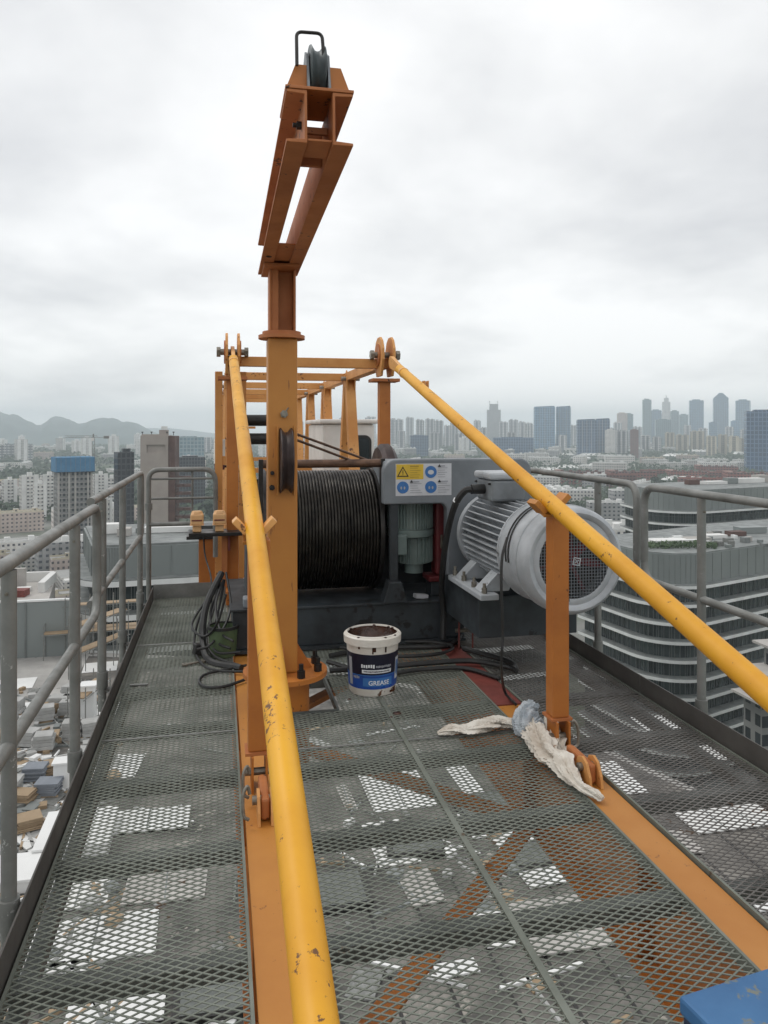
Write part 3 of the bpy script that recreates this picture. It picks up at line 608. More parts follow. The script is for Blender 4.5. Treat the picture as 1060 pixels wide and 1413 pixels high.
MB().tube((1.425, 5.58, 0.47), (1.425, 5.58, 0.544), 0.07, 20).build('end_cap', 'green_motor', pm, smooth=True)
rb = thing('brake_thruster', 'dark red upright brake thruster beside the small green motor', 'brake', (1.575, 5.60, 0.31))
MB().box((1.560, 5.45, 0.46), (1.645, 5.60, 1.12)).build('body', 'red', rb, 0.02)
MB().box((1.50, 5.42, 0.42), (1.67, 5.62, 0.459)).build('foot', 'red', rb, 0.008)
MB().box((1.592, 5.438, 0.66), (1.606, 5.449, 0.76)).build('rod', 'bolt', rb)
MB().box((1.52, 5.44, 0.313), (1.66, 5.60, 0.4195)).build('pedestal', 'winch_dark', rb, 0.006)
MB().cbox((1.43, 5.40, 0.327), (0.10, 0.05, 0.028), R(15), 0, R(8)).build('scrap_paper', 'sticker', None, loc=(1.43, 5.40, 0.313))
tag(bpy.data.objects['scrap_paper'], 'crumpled white scrap on the winch base under the small green motor', 'scrap')

# main motor
mo = thing('main_motor', 'large silver ribbed electric motor with a round fan grille', 'motor', (1.91, 4.6, 0.24))
mx_, mz_ = 1.905, 0.815; my0 = 3.90
FR = 0.298
g = MB(); g.lathe([(0.205, 0.004), (0.222, 0.0), (0.240, 0.006), (0.250, -0.006), (0.268, -0.010), (0.285, 0.0), (FR, 0.03), (FR, 0.40), (FR-0.006, 0.41), (FR-0.03, 0.41)], (mx_, my0, mz_), 'Y', 64)
cw = g.build('fan_cowl', 'motor', mo, smooth=True)
for yy in (0.10, 0.385): MB().lathe([(FR+0.0005, yy), (FR+0.006, yy+0.004), (FR+0.006, yy+0.014), (FR+0.0005, yy+0.018)], (mx_, my0, mz_), 'Y', 64).build('cowl_rib', 'motor', cw, smooth=True)
MB().lathe([(0.001, 0.10), (0.21, 0.10), (0.21, 0.12), (0.001, 0.12)], (mx_, my0, mz_), 'Y', 48).build('cowl_back', 'iron', cw, smooth=True)
g = MB()                                           # wire grille
st_ = 0.0175; n = int(0.21/st_)
for k in range(-n, n+1):
    q = k*st_; hh = math.sqrt(max(0, 0.209**2-q*q))
    if hh < 0.02: continue
    g.box((mx_+q-0.0015, my0+0.003, mz_-hh), (mx_+q+0.0015, my0+0.0055, mz_+hh)); g.box((mx_-hh, my0+0.0056, mz_+q-0.0015), (mx_+hh, my0+0.008, mz_+q+0.0015))
g.build('fan_grille', 'winch', cw)
for k in range(7):
    a = R(k*360/7+10); mt = Matrix.Translation((mx_, my0+0.075, mz_)) @ Matrix.Rotation(a, 4, 'Y') @ Matrix.Translation((0.12, 0, 0)) @ Matrix.Rotation(R(35), 4, 'X')
    MB().box((-0.075, -0.03, -0.002), (0.075, 0.03, 0.002), mt).build('fan_blade', 'red', mo)
MB().tube((mx_, my0+0.045, mz_), (mx_, my0+0.098, mz_), 0.045, 20).build('fan_hub', 'red', mo, smooth=True)
lg = MB()
for (a0, a1, b0, b1) in ((-0.022, 0.022, 0.016, 0.022), (-0.022, 0.022, -0.022, -0.016), (-0.022, -0.016, -0.016, 0.016), (0.016, 0.022, -0.016, 0.016)):
    mt = Matrix.Translation((mx_+0.012, my0-0.001, mz_)) @ Matrix.Rotation(R(12), 4, 'Y'); lg.box((a0, -0.002, b0), (a1, 0.0, b1), mt)
for s in (-1, 1):
    mt = Matrix.Translation((mx_+0.012, my0-0.001, mz_)) @ Matrix.Rotation(R(12+45*s), 4, 'Y'); lg.box((-0.016, -0.0025, -0.002), (0.016, -0.0005, 0.002), mt)
lg.build('emblem', 'motor', cw)
BR = 0.215
g = MB(); g.lathe([(0.001, 0.40), (BR, 0.40), (BR, 1.27), (0.001, 1.27)], (mx_, my0, mz_), 'Y', 40); g.build('stator_body', 'motor_dark', mo, smooth=True)
fin = []
nf = 40
for k in range(nf):
    a = 360*k/nf
    if 245 < a < 295: continue
    mt = Matrix.Translation((mx_, my0, mz_)) @ Matrix.Rotation(R(-a), 4, 'Y')
    ext = 0.052+0.010*(abs(math.sin(2*R(a))))
    MB().box((BR-0.004, 0.415, -0.0042), (BR+ext, 1.17, 0.0042), mt).build('cooling_fin', 'motor', mo)
MB().lathe([(0.001, 1.172), (0.285, 1.172), (0.285, 1.235), (0.001, 1.235)], (mx_, my0, mz_), 'Y', 48).build('end_shield', 'motor', mo, smooth=True)
MB().tube((mx_, my0+1.235, mz_), (mx_, FY-0.001, mz_), 0.18, 28).build('coupling_bell', 'winch', mo, smooth=True)
tb = MB(); tb.box((1.690, 4.64, 1.075), (1.930, 4.92, 1.215)); tb = tb.build('terminal_box', 'motor_dark', mo, 0.018)
MB().box((1.675, 4.625, 1.216), (1.945, 4.935, 1.262)).build('lid', 'motor', tb, 0.015)
for yy in (4.65, 4.91): bolt(tb, (1.689, yy, 1.19), '-X', 0.008, 0.014, 'iron')
MB().tube((1.60, 4.76, 1.15), (1.689, 4.76, 1.15), 0.032, 18).build('cable_gland', 'black', tb, smooth=True)
# feet
fr = MB(); fr.box((1.545, 4.42, 0.50), (1.665, 5.10, 0.535)); fr.build('foot_rail', 'motor', mo, 0.006)
MB().box((2.16, 4.42, 0.50), (2.28, 5.10, 0.535)).build('foot_rail', 'motor', mo, 0.006)
for yy in (4.50, 4.90):
    m = MB(); m.prism([(1.57, 0.536), (1.76, 0.536), (1.80, 0.66), (1.735, 0.70)], (0, yy, 0), (1, 0, 0), (0, 0, 1), (0, 0.12, 0)); m.build('foot_gusset', 'motor', mo, 0.005)
    bolt(mo, (1.585, yy-0.035, 0.536), 'Z', 0.017, 0.06); bolt(mo, (1.585, yy+0.16, 0.536), 'Z', 0.017, 0.06)
m = MB(); m.box((1.58, 4.55, 0.235), (2.24, 5.295, 0.498)); m.build('motor_bracket', 'winch_dark', mo, 0.008)
for yy in (4.115, 4.155):      # thin straps tied round the cowl
    MB().path([(mx_+(FR+0.006)*math.cos(a), yy+0.04*math.sin(a*1.0), mz_+(FR+0.006)*math.sin(a)) for a in [R(60+k*7) for k in range(19)]], 0.0045, 6).build('strap', 'black', mo)

# ------------------------------------------------------------------ cables and hoses
def cable(label, pts, r, m='black', name='cable', group=None, n=10):
    p = spline(pts, n); b = MB().path(p, r, 8).build(name, m, None, smooth=True, loc=pts[0]); return tag(b, label, 'cable', group)
cable('black cable hanging from the fan cowl of the silver motor to the deck', [W(700, 742, 4.12), W(693, 770, 4.08), W(692, 815, 4.06), W(694, 870, 4.06), W(692, 920, 4.08), WZ(697, 955, 0.02)+Vector((0.0, 0, 0)), WZ(712, 972, 0.02)], 0.008)
cable('thick black cable looping from the motor terminal box down behind it', [(1.605, 4.76, 1.15), (1.56, 4.78, 1.135), (1.515, 4.84, 1.04), (1.50, 4.95, 0.86), (1.50, 5.05, 0.66), (1.53, 5.20, 0.42), (1.56, 5.26, 0.25), (1.55, 5.24, 0.05)], 0.022)
tg = MB().tube((1.527, 4.825, 1.082), (1.520, 4.832, 1.060), 0.0245, 14).build('cable_tag', 'print_white', None, loc=(1.525, 4.83, 1.07)); tag(tg, 'white tag round the thick cable of the terminal box', 'tag')
hz_ = 0.022
hoses = [([(455, 905), (500, 897), (560, 893), (620, 890), (638, 876), (640, 862)], 0.017),
         ([(455, 925), (520, 921), (590, 915), (650, 912), (700, 920), (712, 925), (700, 912), (640, 895)], 0.018),
         ([(452, 913), (520, 930), (580, 924), (640, 922), (690, 936)], 0.014),
         ([(470, 893), (530, 905), (600, 903), (625, 893), (600, 886), (560, 885)], 0.012)]
for k, (pp, r) in enumerate(hoses):
    pts = [WZ(u, v, r+0.006+0.012*(k % 2)) for u, v in pp]
    if k == 0: pts[-1].z += 0.10; pts[-2].z += 0.03
    cable(['black hose snaking behind the grease bucket up to the red bracket', 'thickest black hose curving round under the motor bracket', 'black cable passing just behind the grease bucket', 'thin black cable loop in front of the winch base'][k], pts, r, name='hose' if k < 2 else 'cable')
rbk = thing('red_bracket', 'dark red forked bracket standing at the corner of the winch base', 'bracket', WZ(640, 893, 0))
bx = WZ(640, 893, 0)
for s in (-0.04, 0.06): MB().prism([(-0.05, 0), (0.05, 0), (0.012, 0.20), (-0.012, 0.20)], (bx.x+s, bx.y, 0.006), (0.35, 1, 0), (0, 0, 1), (0.012, 0, 0)).build('fork_plate', 'rust_red', rbk)
MB().tube((bx.x-0.06, bx.y, 0.12), (bx.x+0.09, bx.y, 0.12), 0.014, 12).build('pin', 'bolt', rbk)
# coil on the cable-side walkway
anchor = W(312, 770, 5.6)
bundle = [[(304, 800), (295, 840), (285, 880), (296, 905), (330, 918)], [(306, 790), (285, 835), (280, 880), (290, 912), (333, 922)], [(310, 800), (300, 850), (292, 880), (300, 900), (332, 900)],
          [(302, 805), (270, 850), (266, 868), (283, 878), (300, 860), (312, 820)], [(308, 800), (298, 835), (305, 872), (322, 885)], [(300, 815), (290, 850), (300, 885), (318, 895)],
          [(312, 790), (318, 830), (312, 860), (290, 890), (272, 896)], [(298, 812), (276, 850), (268, 890), (278, 915), (300, 925), (340, 927)]]
for k, pp in enumerate(bundle):
    pts = []
    for i, (u, v) in enumerate(pp):
        t = i/(len(pp)-1); D = 5.6+(5.05-5.6)*min(1, t*1.2)
        p = W(u, v, D)
        if p.z < 0.015: p = WZ(u, v, 0.015)
        pts.append(p)
    thick = k in (1, )
    cable(['thin black cable in the bundle hanging beside the left yellow pipe', 'thickest black cable in the bundle beside the left yellow pipe'][int(thick)], pts, 0.024 if thick else 0.0085, group='bundle of black cables' , name='cable')
cable('loose black cable end looped on the cable-side walkway', [WZ(338, 938, 0.012), WZ(310, 947, 0.012), WZ(285, 948, 0.012), WZ(275, 940, 0.012), WZ(285, 930, 0.012), WZ(320, 922, 0.012), WZ(340, 918, 0.012)], 0.009)
cable('thin black wire hanging from the peach socket to the walkway', [W(281, 735, 6.85), W(283, 765, 6.7), W(291, 795, 6.5), W(292, 820, 6.4), WZ(293, 842, 0.01)], 0.007)
pg = MB(); pp = WZ(275, 905, 0.0); pg.cbox(pp+Vector((0, 0, 0.045)), (0.075, 0.06, 0.075), R(20), 0, R(10)); pg = pg.build('cable_plug', 'black', None, 0.008, loc=pp); tag(pg, 'square black plug lying by the cable coil', 'plug')
sp_ = thing('spanner', 'small grey spanner on the walkway beside the black plug', 'spanner', WZ(268, 917, 0.0))
q = wloc(sp_); MB().cbox(q+Vector((0, 0, 0.012)), (0.12, 0.018, 0.008), R(25)).build('shank', 'bolt', sp_)
for s in (-1, 1): MB().lathe([(0.008, -0.005), (0.022, -0.005), (0.022, 0.005), (0.008, 0.005)], q+Vector((s*0.062*math.cos(R(25)), s*0.062*math.sin(R(25)), 0.012)), 'Z', 12, True).build('jaw', 'bolt', sp_)
gb = WZ(308, 912, 0); gbn = thing('green_bin', 'squat green bin standing among the cables by the winch', 'bin', gb)
m = MB(); m.lathe([(0.001, 0.006), (0.085, 0.006), (0.10, 0.20), (0.092, 0.20), (0.08, 0.02), (0.001, 0.02)], gb+Vector((0.0, 0.12, 0)), 'Z', 24); m.build('body', 'green_box', gbn, smooth=True)
m = MB(); m.lathe([(0.092, 0.19), (0.106, 0.19), (0.106, 0.21), (0.092, 0.21)], gb+Vector((0.0, 0.12, 0)), 'Z', 24, True); m.build('rim', 'black', gbn, smooth=True)
sl_ = MB(); q = WZ(192, 946, 0.006); sl_.cbox(q+Vector((0, 0, 0.006)), (0.105, 0.022, 0.008), R(-2)); o = sl_.build('metal_strip', 'galv', None, 0.002, loc=q); tag(o, 'short grey metal strip lying on the cable-side walkway', 'metal strip')

# peach sockets on a bracket over the end of the walkway
sb_ = thing('socket_bracket', 'dark flat bracket holding the two peach sockets', 'bracket', (-0.12, 7.0, 0.60))
MB().box((-0.26, 6.86, 0.600), (0.20, 7.10, 0.632)).build('shelf', 'iron', sb_, 0.004)
MB().box((0.02, 6.95, 0.14), (0.07, 7.00, 0.599)).build('stem', 'brown_orange', sb_)
MB().box((0.075, 6.93, 0.46), (0.095, 7.02, 0.599)).build('brace', 'rust_red', sb_)
for u, lab in ((272, 'peach plug socket with the hanging wire, at the outer end of the bracket'), (303, 'peach plug socket beside the truss post')):
    q = WY(u, 729, 6.95); t = thing('plug_socket', lab, 'socket', (q.x, 6.95, 0.633), 'peach sockets'); b0 = Vector((q.x, 6.95, 0.633))
    MB().cbox(b0+Vector((0, 0, 0.031)), (0.075, 0.075, 0.060)).build('base', 'socket', t, 0.008)
    MB().cbox(b0+Vector((0, 0, 0.112)), (0.112, 0.105, 0.098)).build('body', 'socket', t, 0.014)
    MB().lathe([(0.001, 0), (0.052, 0), (0.042, 0.022), (0.001, 0.024)], b0+Vector((0, 0, 0.1615)), 'Z', 6).build('cap', 'socket', t)
    MB().cbox(b0+Vector((0, -0.0535, 0.105)), (0.09, 0.005, 0.012)).build('slot', 'rust_red', t, 0.001)
    MB().cbox(b0+Vector((0, 0, 0.0635)), (0.12, 0.11, 0.006)).build('collar', 'socket', t)
# orange beam end below the bracket
eb = MB(); eb.box((-0.19, 7.42, 0.06), (0.075, 7.90, 0.50)); eb = eb.build('beam_end', 'orange', None, 0.006, loc=(-0.06, 7.6, 0.06)); tag(eb, 'orange box beam end under the peach sockets', 'beam')
MB().box((-0.30, 7.40, 0.501), (0.10, 7.92, 0.53)).build('cap_plate', 'iron', eb)
# electric boxes between the pipe and the davit column, beyond the winch
sw = thing('control_cabinet', 'dark box with pipes, seen between the left yellow pipe and the davit column', 'cabinet', (0.33, 8.2, 0.13))
MB().box((0.20, 8.0, 0.14), (0.62, 8.4, 1.02)).build('body', 'iron', sw, 0.01)
MB().box((0.26, 7.985, 0.55), (0.50, 7.999, 0.98)).build('door', 'sheave', sw)
MB().box((0.53, 7.97, 0.30), (0.55, 7.999, 1.3)).build('conduit', 'cab', sw)
for z in (1.62, 1.44): 
    t = MB().tube((0.19, 7.6, z), (0.70, 7.6, z), 0.055, 16).build('resistor_drum', 'black', None, smooth=True, loc=(0.45, 7.6, z)); tag(t, 'black horizontal drum slung across the truss behind the davit column', 'drum', 'black drums in the truss')
# wire ropes from the drum up to the davit side
for k, (a, b_) in enumerate(((W(404, 597, 5.0), W(521, 640, 5.75)), (W(404, 605, 5.0), W(505, 643, 5.75)))):
    o = MB().tube(a, b_, 0.009, 8).build('wire_rope', 'rope_brown', None, smooth=True, loc=a); tag(o, 'brown wire rope running from the drum past the davit column', 'rope', 'hoist ropes')
# lamp box on the outer face of the truss post
lb = thing('flood_lamp', 'rusty white cylinder lamp on the outer side of the truss', 'lamp', (0.02, 7.5, 1.25))
q = W(303, 620, 7.6); MB().tube(q+Vector((0, 0, -0.14)), q+Vector((0, 0, 0.10)), 0.055, 16).build('body', 'white_plastic', lb, smooth=True); MB().tube(q+Vector((0, 0, -0.20)), q+Vector((0, 0, -0.141)), 0.05, 16).build('base', 'rust_red', lb, smooth=True)
MB().tube(q+Vector((0.05, 0, -0.17)), q+Vector((0.16, 0, -0.17)), 0.012, 8).build('arm', 'iron', lb)

# ------------------------------------------------------------------ grease bucket
bp_ = WZ(514, 951, 0.007); bc = thing('grease_bucket', 'open white grease bucket with a blue label standing on the grating', 'bucket', bp_)
r0, r1, bh = 0.138, 0.156, 0.345
rad = lambda z: r0+(r1-r0)*z/bh
MB().lathe([(0.001, 0.0), (r0-0.01, 0.0), (r0, 0.012), (r1, bh), (r1-0.006, bh+0.003), (r1-0.009, bh-0.003), (r0-0.009, 0.02), (0.001, 0.016)], bp_, 'Z', 56).build('pail', 'white_plastic', bc, smooth=True)
MB().lathe([(r1-0.002, bh-0.055), (r1+0.012, bh-0.053), (r1+0.014, bh-0.012), (r1+0.006, bh-0.004), (r1-0.002, bh-0.004)], bp_, 'Z', 56).build('rim', 'white_plastic', bc, smooth=True)
MB().lathe([(0.001, 0.25), (0.07, 0.245), (0.11, 0.262), (r1-0.013, 0.31), (r1-0.0105, 0.338)], bp_, 'Z', 56).build('grease_fill', 'grease', bc, smooth=True)
def band(z0, z1, m, name, off=0.0008, a0=None, a1=None, par=bc):
    g = MB(); vs = []; fs = []; n = 56 if a0 is None else max(4, int(abs(a1-a0)/4)); full = a0 is None
    for k in range(n+(0 if full else 1)):
        a = 2*math.pi*k/n if full else R(a0+(a1-a0)*k/n)
        for z in (z0, z1): vs.append(bp_+Vector((math.cos(a)*(rad(z)+off), math.sin(a)*(rad(z)+off), z)))
    cnt = len(vs)//2
    for k in range(cnt if full else cnt-1): j = (k+1) % cnt; fs.append((2*k, 2*j, 2*j+1, 2*k+1))
    g.add(vs, fs); return g.build(name, m, par, smooth=True)
CA = math.degrees(math.atan2(-bp_.y, -bp_.x))      # direction of the label front
band(0.045, 0.245, 'label_blue', 'label'); band(0.128, 0.2455, 'label_black', 'label_top', 0.0014)
band(0.1225, 0.1265, 'sticker_blue', 'label_line', 0.0018)
def word(txt, size, z, ang, m, name, off=0.0022, bold=0.004, spc=1.0):
    cu = bpy.data.curves.new(name, 'FONT'); cu.body = txt; cu.size = size; cu.align_x = 'CENTER'; cu.offset = bold*size/0.06*0.25; cu.space_character = spc; cu.resolution_u = 3
    ob = bpy.data.objects.new('tmp', cu); col.objects.link(ob); bpy.context.view_layer.update()
    dg = bpy.context.evaluated_depsgraph_get(); me = bpy.data.meshes.new_from_object(ob.evaluated_get(dg)); bpy.data.objects.remove(ob)
    bm = bmesh.new(); bm.from_mesh(me)
    for _ in range(2): bmesh.ops.subdivide_edges(bm, edges=[e for e in bm.edges if e.calc_length() > 0.008], cuts=1)
    bmesh.ops.triangulate(bm, faces=bm.faces)
    for v in bm.verts:
        a = R(ang)+v.co.x/(rad(z)); zz = z+v.co.y; r = rad(zz)+off; v.co = (math.cos(a)*r, math.sin(a)*r, zz)
    bm.to_mesh(me); bm.free(); me.materials.append(M[m])
    o = bpy.data.objects.new(name, me); col.objects.link(o); o.parent = bc; return o
word('GREASE', 0.036, 0.070, CA+16, 'print_white', 'lettering')
band(0.062, 0.110, 'sticker_blue', 'label_panel', 0.0015, CA-22, CA+50)
# rows of illegible print: short marks only
g = MB()
def marks(z0, z1, a0, a1, n, m, name, off=0.0022):
    g = MB()
    for k in range(n):
        b0 = a0+(a1-a0)*(k+0.1)/n; b1 = a0+(a1-a0)*(k+0.1+0.72)/n
        zz0 = z0+(z1-z0)*0.25*rnd.random(); zz1 = z1-(z1-z0)*0.2*rnd.random(); vs = []
        for a in (b0, b1):
            for z in (zz0, zz1): vs.append(bp_+Vector((math.cos(R(a))*(rad(z)+off), math.sin(R(a))*(rad(z)+off), z)))
        g.add(vs, [(0, 2, 3, 1)])
    return g.build(name, m, bc)
marks(0.168, 0.190, CA-26, CA+6, 6, 'print_white', 'title_print'); marks(0.168, 0.184, CA+8, CA+46, 12, 'sticker_grey', 'title_print')
band(0.138, 0.158, 'print_white', 'label_strip', 0.0018, CA-24, CA+46); marks(0.143, 0.153, CA-20, CA+42, 22, 'label_black', 'small_print', 0.0024)
band(0.085, 0.21, 'sticker', 'label_picture', 0.0019, CA+62, CA+84); marks(0.10, 0.20, CA+64, CA+82, 3, 'sticker_blue', 'picture_print', 0.0026)
band(0.06, 0.22, 'sticker_grey', 'label_side', 0.0019, CA-64, CA-52)
marks(0.10, 0.12, CA-48, CA-30, 4, 'sticker_grey', 'small_print')
# grease runs on the rim and wall
for (a, z0, z1, wd_) in ((CA+4, 0.262, 0.288, 4), (CA+1, 0.250, 0.285, 1.5), (CA-30, 0.275, 0.288, 2.5), (CA+30, 0.255, 0.288, 2), (CA+62, 0.012, 0.04, 7), (CA+50, 0.015, 0.028, 5)):
    band(z0, z1, 'grease', 'grease_smear', 0.0016, a-wd_, a+wd_)
for k in range(9):
    a = R(rnd.uniform(0, 360)); zz = bh-0.004
    s = MB(); s.lathe([(0.001, -0.006), (0.010, -0.004), (0.013, 0.0), (0.008, 0.004), (0.001, 0.005)], bp_+Vector((math.cos(a)*(r1-0.004), math.sin(a)*(r1-0.004), zz)), 'Z', 8); s.build('grease_smear', 'grease', bc, smooth=True)
for (u, v, s) in ((548, 984, 0.025), (540, 990, 0.012), (482, 965, 0.012), (478, 922, 0.02)):
    q = WZ(u, v, 0.004); g = MB(); g.lathe([(0.001, 0.006), (s*0.5, 0.005), (s, 0.0)], q, 'Z', 7); o = g.build('grease_blob', 'grease', None, loc=q); tag(o, 'small dark blob of grease on the grating near the bucket', 'grease blob', 'grease blobs')

# ------------------------------------------------------------------ rags
def rag(name, label, pts, radii, m, seed, flat=0.6, twist=3.0, fold=0.22, nfold=5):
    rr_ = random.Random(seed); p = spline(pts, 20); n = len(p); seg = 56; b = MB(); vs = []
    ph = [rr_.uniform(0, 6.28) for _ in range(6)]
    for i, q in enumerate(p):
        t = i/(n-1); d = (p[min(i+1, n-1)]-p[max(i-1, 0)]).normalized(); sd = d.cross(Vector((0, 0, 1))).normalized(); up = sd.cross(d)
        f = t*(len(radii)-1); k = min(int(f), len(radii)-2); r = 0.78*(radii[k]*(1-(f-k))+radii[k+1]*(f-k))
        for j in range(seg):
            a = 2*math.pi*j/seg
            w_ = 1+fold*math.sin(nfold*a+twist*t*6.28+ph[0])+0.12*math.sin(3*a-5*t+ph[1])+0.10*math.sin(17*t+2*a+ph[2])+0.50*mnoise.noise(Vector((math.cos(a+t*2)*2.2, math.sin(a+t*2)*2.2, t*4*len(radii)/4+seed)))+0.42*abs(mnoise.noise(Vector((math.cos(a+t*3)*5, math.sin(a+t*3)*5, t*3*len(radii)/4-seed))))+0.30*mnoise.noise(Vector((math.cos(a+t*3)*6, math.sin(a+t*3)*6, t*5*len(radii)/4+seed)))+0.07*mnoise.noise(Vector((math.cos(a)*9, math.sin(a)*9, t*26+seed)))
            o = sd*math.cos(a)*r*w_+up*math.sin(a)*r*w_*flat; z = q+o
            if z.z < 0.008: z.z = 0.008+0.002*rr_.random()
            vs.append(z)
    fs = [(i*seg+j, i*seg+(j+1) % seg, (i+1)*seg+(j+1) % seg, (i+1)*seg+j) for i in range(n-1) for j in range(seg)]
    fs += [tuple(range(seg-1, -1, -1)), tuple((n-1)*seg+j for j in range(seg))]
    b.add(vs, fs); o = b.build(name, m, None, smooth=True, loc=pts[0]); return tag(o, label, 'rag')
P = lambda u, v, z: WZ(u, v, z)
rag('rag', 'long dirty white rag stretched flat on the grating behind the seam', [P(604, 1012, 0.02), P(622, 1007, 0.03), P(648, 1006, 0.03), P(672, 1000, 0.035), P(690, 996, 0.035), P(716, 1000, 0.04)], [0.012, 0.045, 0.04, 0.055, 0.05, 0.03], 'rag', 3, 0.45)
rag('rag', 'blue-grey rag knotted at the head of the rag bundle beside the orange post', [P(733, 972, 0.06), P(728, 985, 0.075), P(727, 998, 0.07), P(736, 1010, 0.06)], [0.03, 0.068, 0.075, 0.06], 'rag_blue', 5, 0.9, 2.0, 0.12)
rag('rag', 'twisted dirty white rag lying along the right beam below the blue-grey one', [P(733, 1003, 0.06), P(745, 1020, 0.06), P(757, 1040, 0.05), P(775, 1052, 0.05), P(786, 1068, 0.04), P(800, 1084, 0.03), P(822, 1096, 0.025), P(832, 1102, 0.02)], [0.058, 0.062, 0.055, 0.052, 0.040, 0.024, 0.024, 0.012], 'rag', 11, 0.8, 2.4, 0.22)
rag('rag', 'small brown-stained rag tucked between the rag bundle and the orange post', [P(757, 985, 0.08), P(762, 1005, 0.07), P(770, 1025, 0.05), P(778, 1038, 0.03)], [0.02, 0.038, 0.035, 0.02], 'rag', 21, 0.9, 3.0, 0.3)
# blue box lid
q = W(936, 1373, 1.66); bb = thing('blue_toolbox', 'blue metal box lid with scuffed paint, cut by the picture edge', 'toolbox', (q.x+0.3, q.y-0.1, 0)); ang = R(8)
bb['label'] = 'scuffed blue metal toolbox with a dark side, standing on the middle grating'
mt = Matrix.Translation((q.x, q.y, 0)) @ Matrix.Rotation(ang, 4, 'Z')
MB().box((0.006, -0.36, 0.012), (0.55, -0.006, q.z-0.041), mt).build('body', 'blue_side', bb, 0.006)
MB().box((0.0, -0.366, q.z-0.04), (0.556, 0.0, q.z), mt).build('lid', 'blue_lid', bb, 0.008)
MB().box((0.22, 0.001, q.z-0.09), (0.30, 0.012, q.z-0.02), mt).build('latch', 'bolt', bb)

# ================================================================== THE CITY
GZ = -75.0
def facade(name, wall, glass, bw, bh, mort, roof=(0.35, 0.35, 0.34), var=0.25, rough=0.55, glass2=None):
    m = bpy.data.materials.new(name); m.use_nodes = True; nt = m.node_tree; b = nt.nodes['Principled BSDF']
    tc = N(nt, 'ShaderNodeTexCoord'); sn = N(nt, 'ShaderNodeSeparateXYZ'); L(nt, tc.outputs['Normal'], sn.inputs[0])
    so = N(nt, 'ShaderNodeSeparateXYZ'); L(nt, tc.outputs['Object'], so.inputs[0])
    ax_ = N(nt, 'ShaderNodeMath', operation='ABSOLUTE'); L(nt, sn.outputs[0], ax_.inputs[0])
    ay_ = N(nt, 'ShaderNodeMath', operation='ABSOLUTE'); L(nt, sn.outputs[1], ay_.inputs[0])
    gt = N(nt, 'ShaderNodeMath', operation='GREATER_THAN'); L(nt, ax_.outputs[0], gt.inputs[0]); L(nt, ay_.outputs[0], gt.inputs[1])
    mxn = N(nt, 'ShaderNodeMix', data_type='FLOAT'); L(nt, gt.outputs[0], mxn.inputs[0]); L(nt, so.outputs[0], mxn.inputs[2]); L(nt, so.outputs[1], mxn.inputs[3])
    cb_ = N(nt, 'ShaderNodeCombineXYZ'); L(nt, mxn.outputs[0], cb_.inputs[0]); L(nt, so.outputs[2], cb_.inputs[1])
    scv = N(nt, 'ShaderNodeVectorMath', operation='SCALE'); L(nt, cb_.outputs[0], scv.inputs[0]); scv.inputs['Scale'].default_value = 0.1
    bt = N(nt, 'ShaderNodeTexBrick', offset=0.0, squash=1.0); L(nt, scv.outputs[0], bt.inputs['Vector'])
    bt.inputs['Scale'].default_value = 1; bt.inputs['Brick Width'].default_value = bw/10; bt.inputs['Row Height'].default_value = bh/10; bt.inputs['Mortar Size'].default_value = mort/10
    bt.inputs['Mortar Smooth'].default_value = 0.0; bt.inputs['Bias'].default_value = -0.1
    g2 = glass2 or tuple(x*0.55 for x in glass)
    bt.inputs['Color1'].default_value = (*glass, 1); bt.inputs['Color2'].default_value = (*g2, 1); bt.inputs['Mortar'].default_value = (*wall, 1)
    nz = N(nt, 'ShaderNodeMath', operation='GREATER_THAN'); L(nt, sn.outputs[2], nz.inputs[0]); nz.inputs[1].default_value = 0.6
    mr = N(nt, 'ShaderNodeMix', data_type='RGBA'); L(nt, nz.outputs[0], mr.inputs[0]); L(nt, bt.outputs[0], mr.inputs[6]); mr.inputs[7].default_value = (*roof, 1)
    oi = N(nt, 'ShaderNodeObjectInfo'); rg = N(nt, 'ShaderNodeMapRange'); L(nt, oi.outputs['Random'], rg.inputs[0]); rg.inputs[3].default_value = 1-var; rg.inputs[4].default_value = 1+var*0.5
    dn = N(nt, 'ShaderNodeTexNoise', Scale=0.08, Detail=5.0); L(nt, tc.outputs['Object'], dn.inputs['Vector'])
    dr = N(nt, 'ShaderNodeMapRange'); L(nt, dn.outputs[0], dr.inputs[0]); dr.inputs[1].default_value = 0.3; dr.inputs[2].default_value = 0.7; dr.inputs[3].default_value = 0.82; dr.inputs[4].default_value = 1.08
    mu = N(nt, 'ShaderNodeMath', operation='MULTIPLY'); L(nt, rg.outputs[0], mu.inputs[0]); L(nt, dr.outputs[0], mu.inputs[1])
    vm = N(nt, 'ShaderNodeVectorMath', operation='SCALE'); L(nt, mr.outputs[2], vm.inputs[0]); L(nt, mu.outputs[0], vm.inputs['Scale'])
    L(nt, vm.outputs[0], b.inputs['Base Color'])
    rgh = N(nt, 'ShaderNodeMapRange'); L(nt, bt.outputs['Fac'], rgh.inputs[0]); rgh.inputs[3].default_value = 0.25; rgh.inputs[4].default_value = rough+0.15; L(nt, rgh.outputs[0], b.inputs['Roughness'])
    M[name] = m; return m
facade('f_white', (0.62, 0.60, 0.57), (0.10, 0.11, 0.13), 3.2, 3.0, 0.85)
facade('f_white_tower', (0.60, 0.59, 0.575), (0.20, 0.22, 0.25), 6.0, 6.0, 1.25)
facade('f_recess_shade', (0.24, 0.25, 0.27), (0.07, 0.085, 0.11), 4.0, 6.0, 0.8)  # darker wall colour stands in for shade between the bays
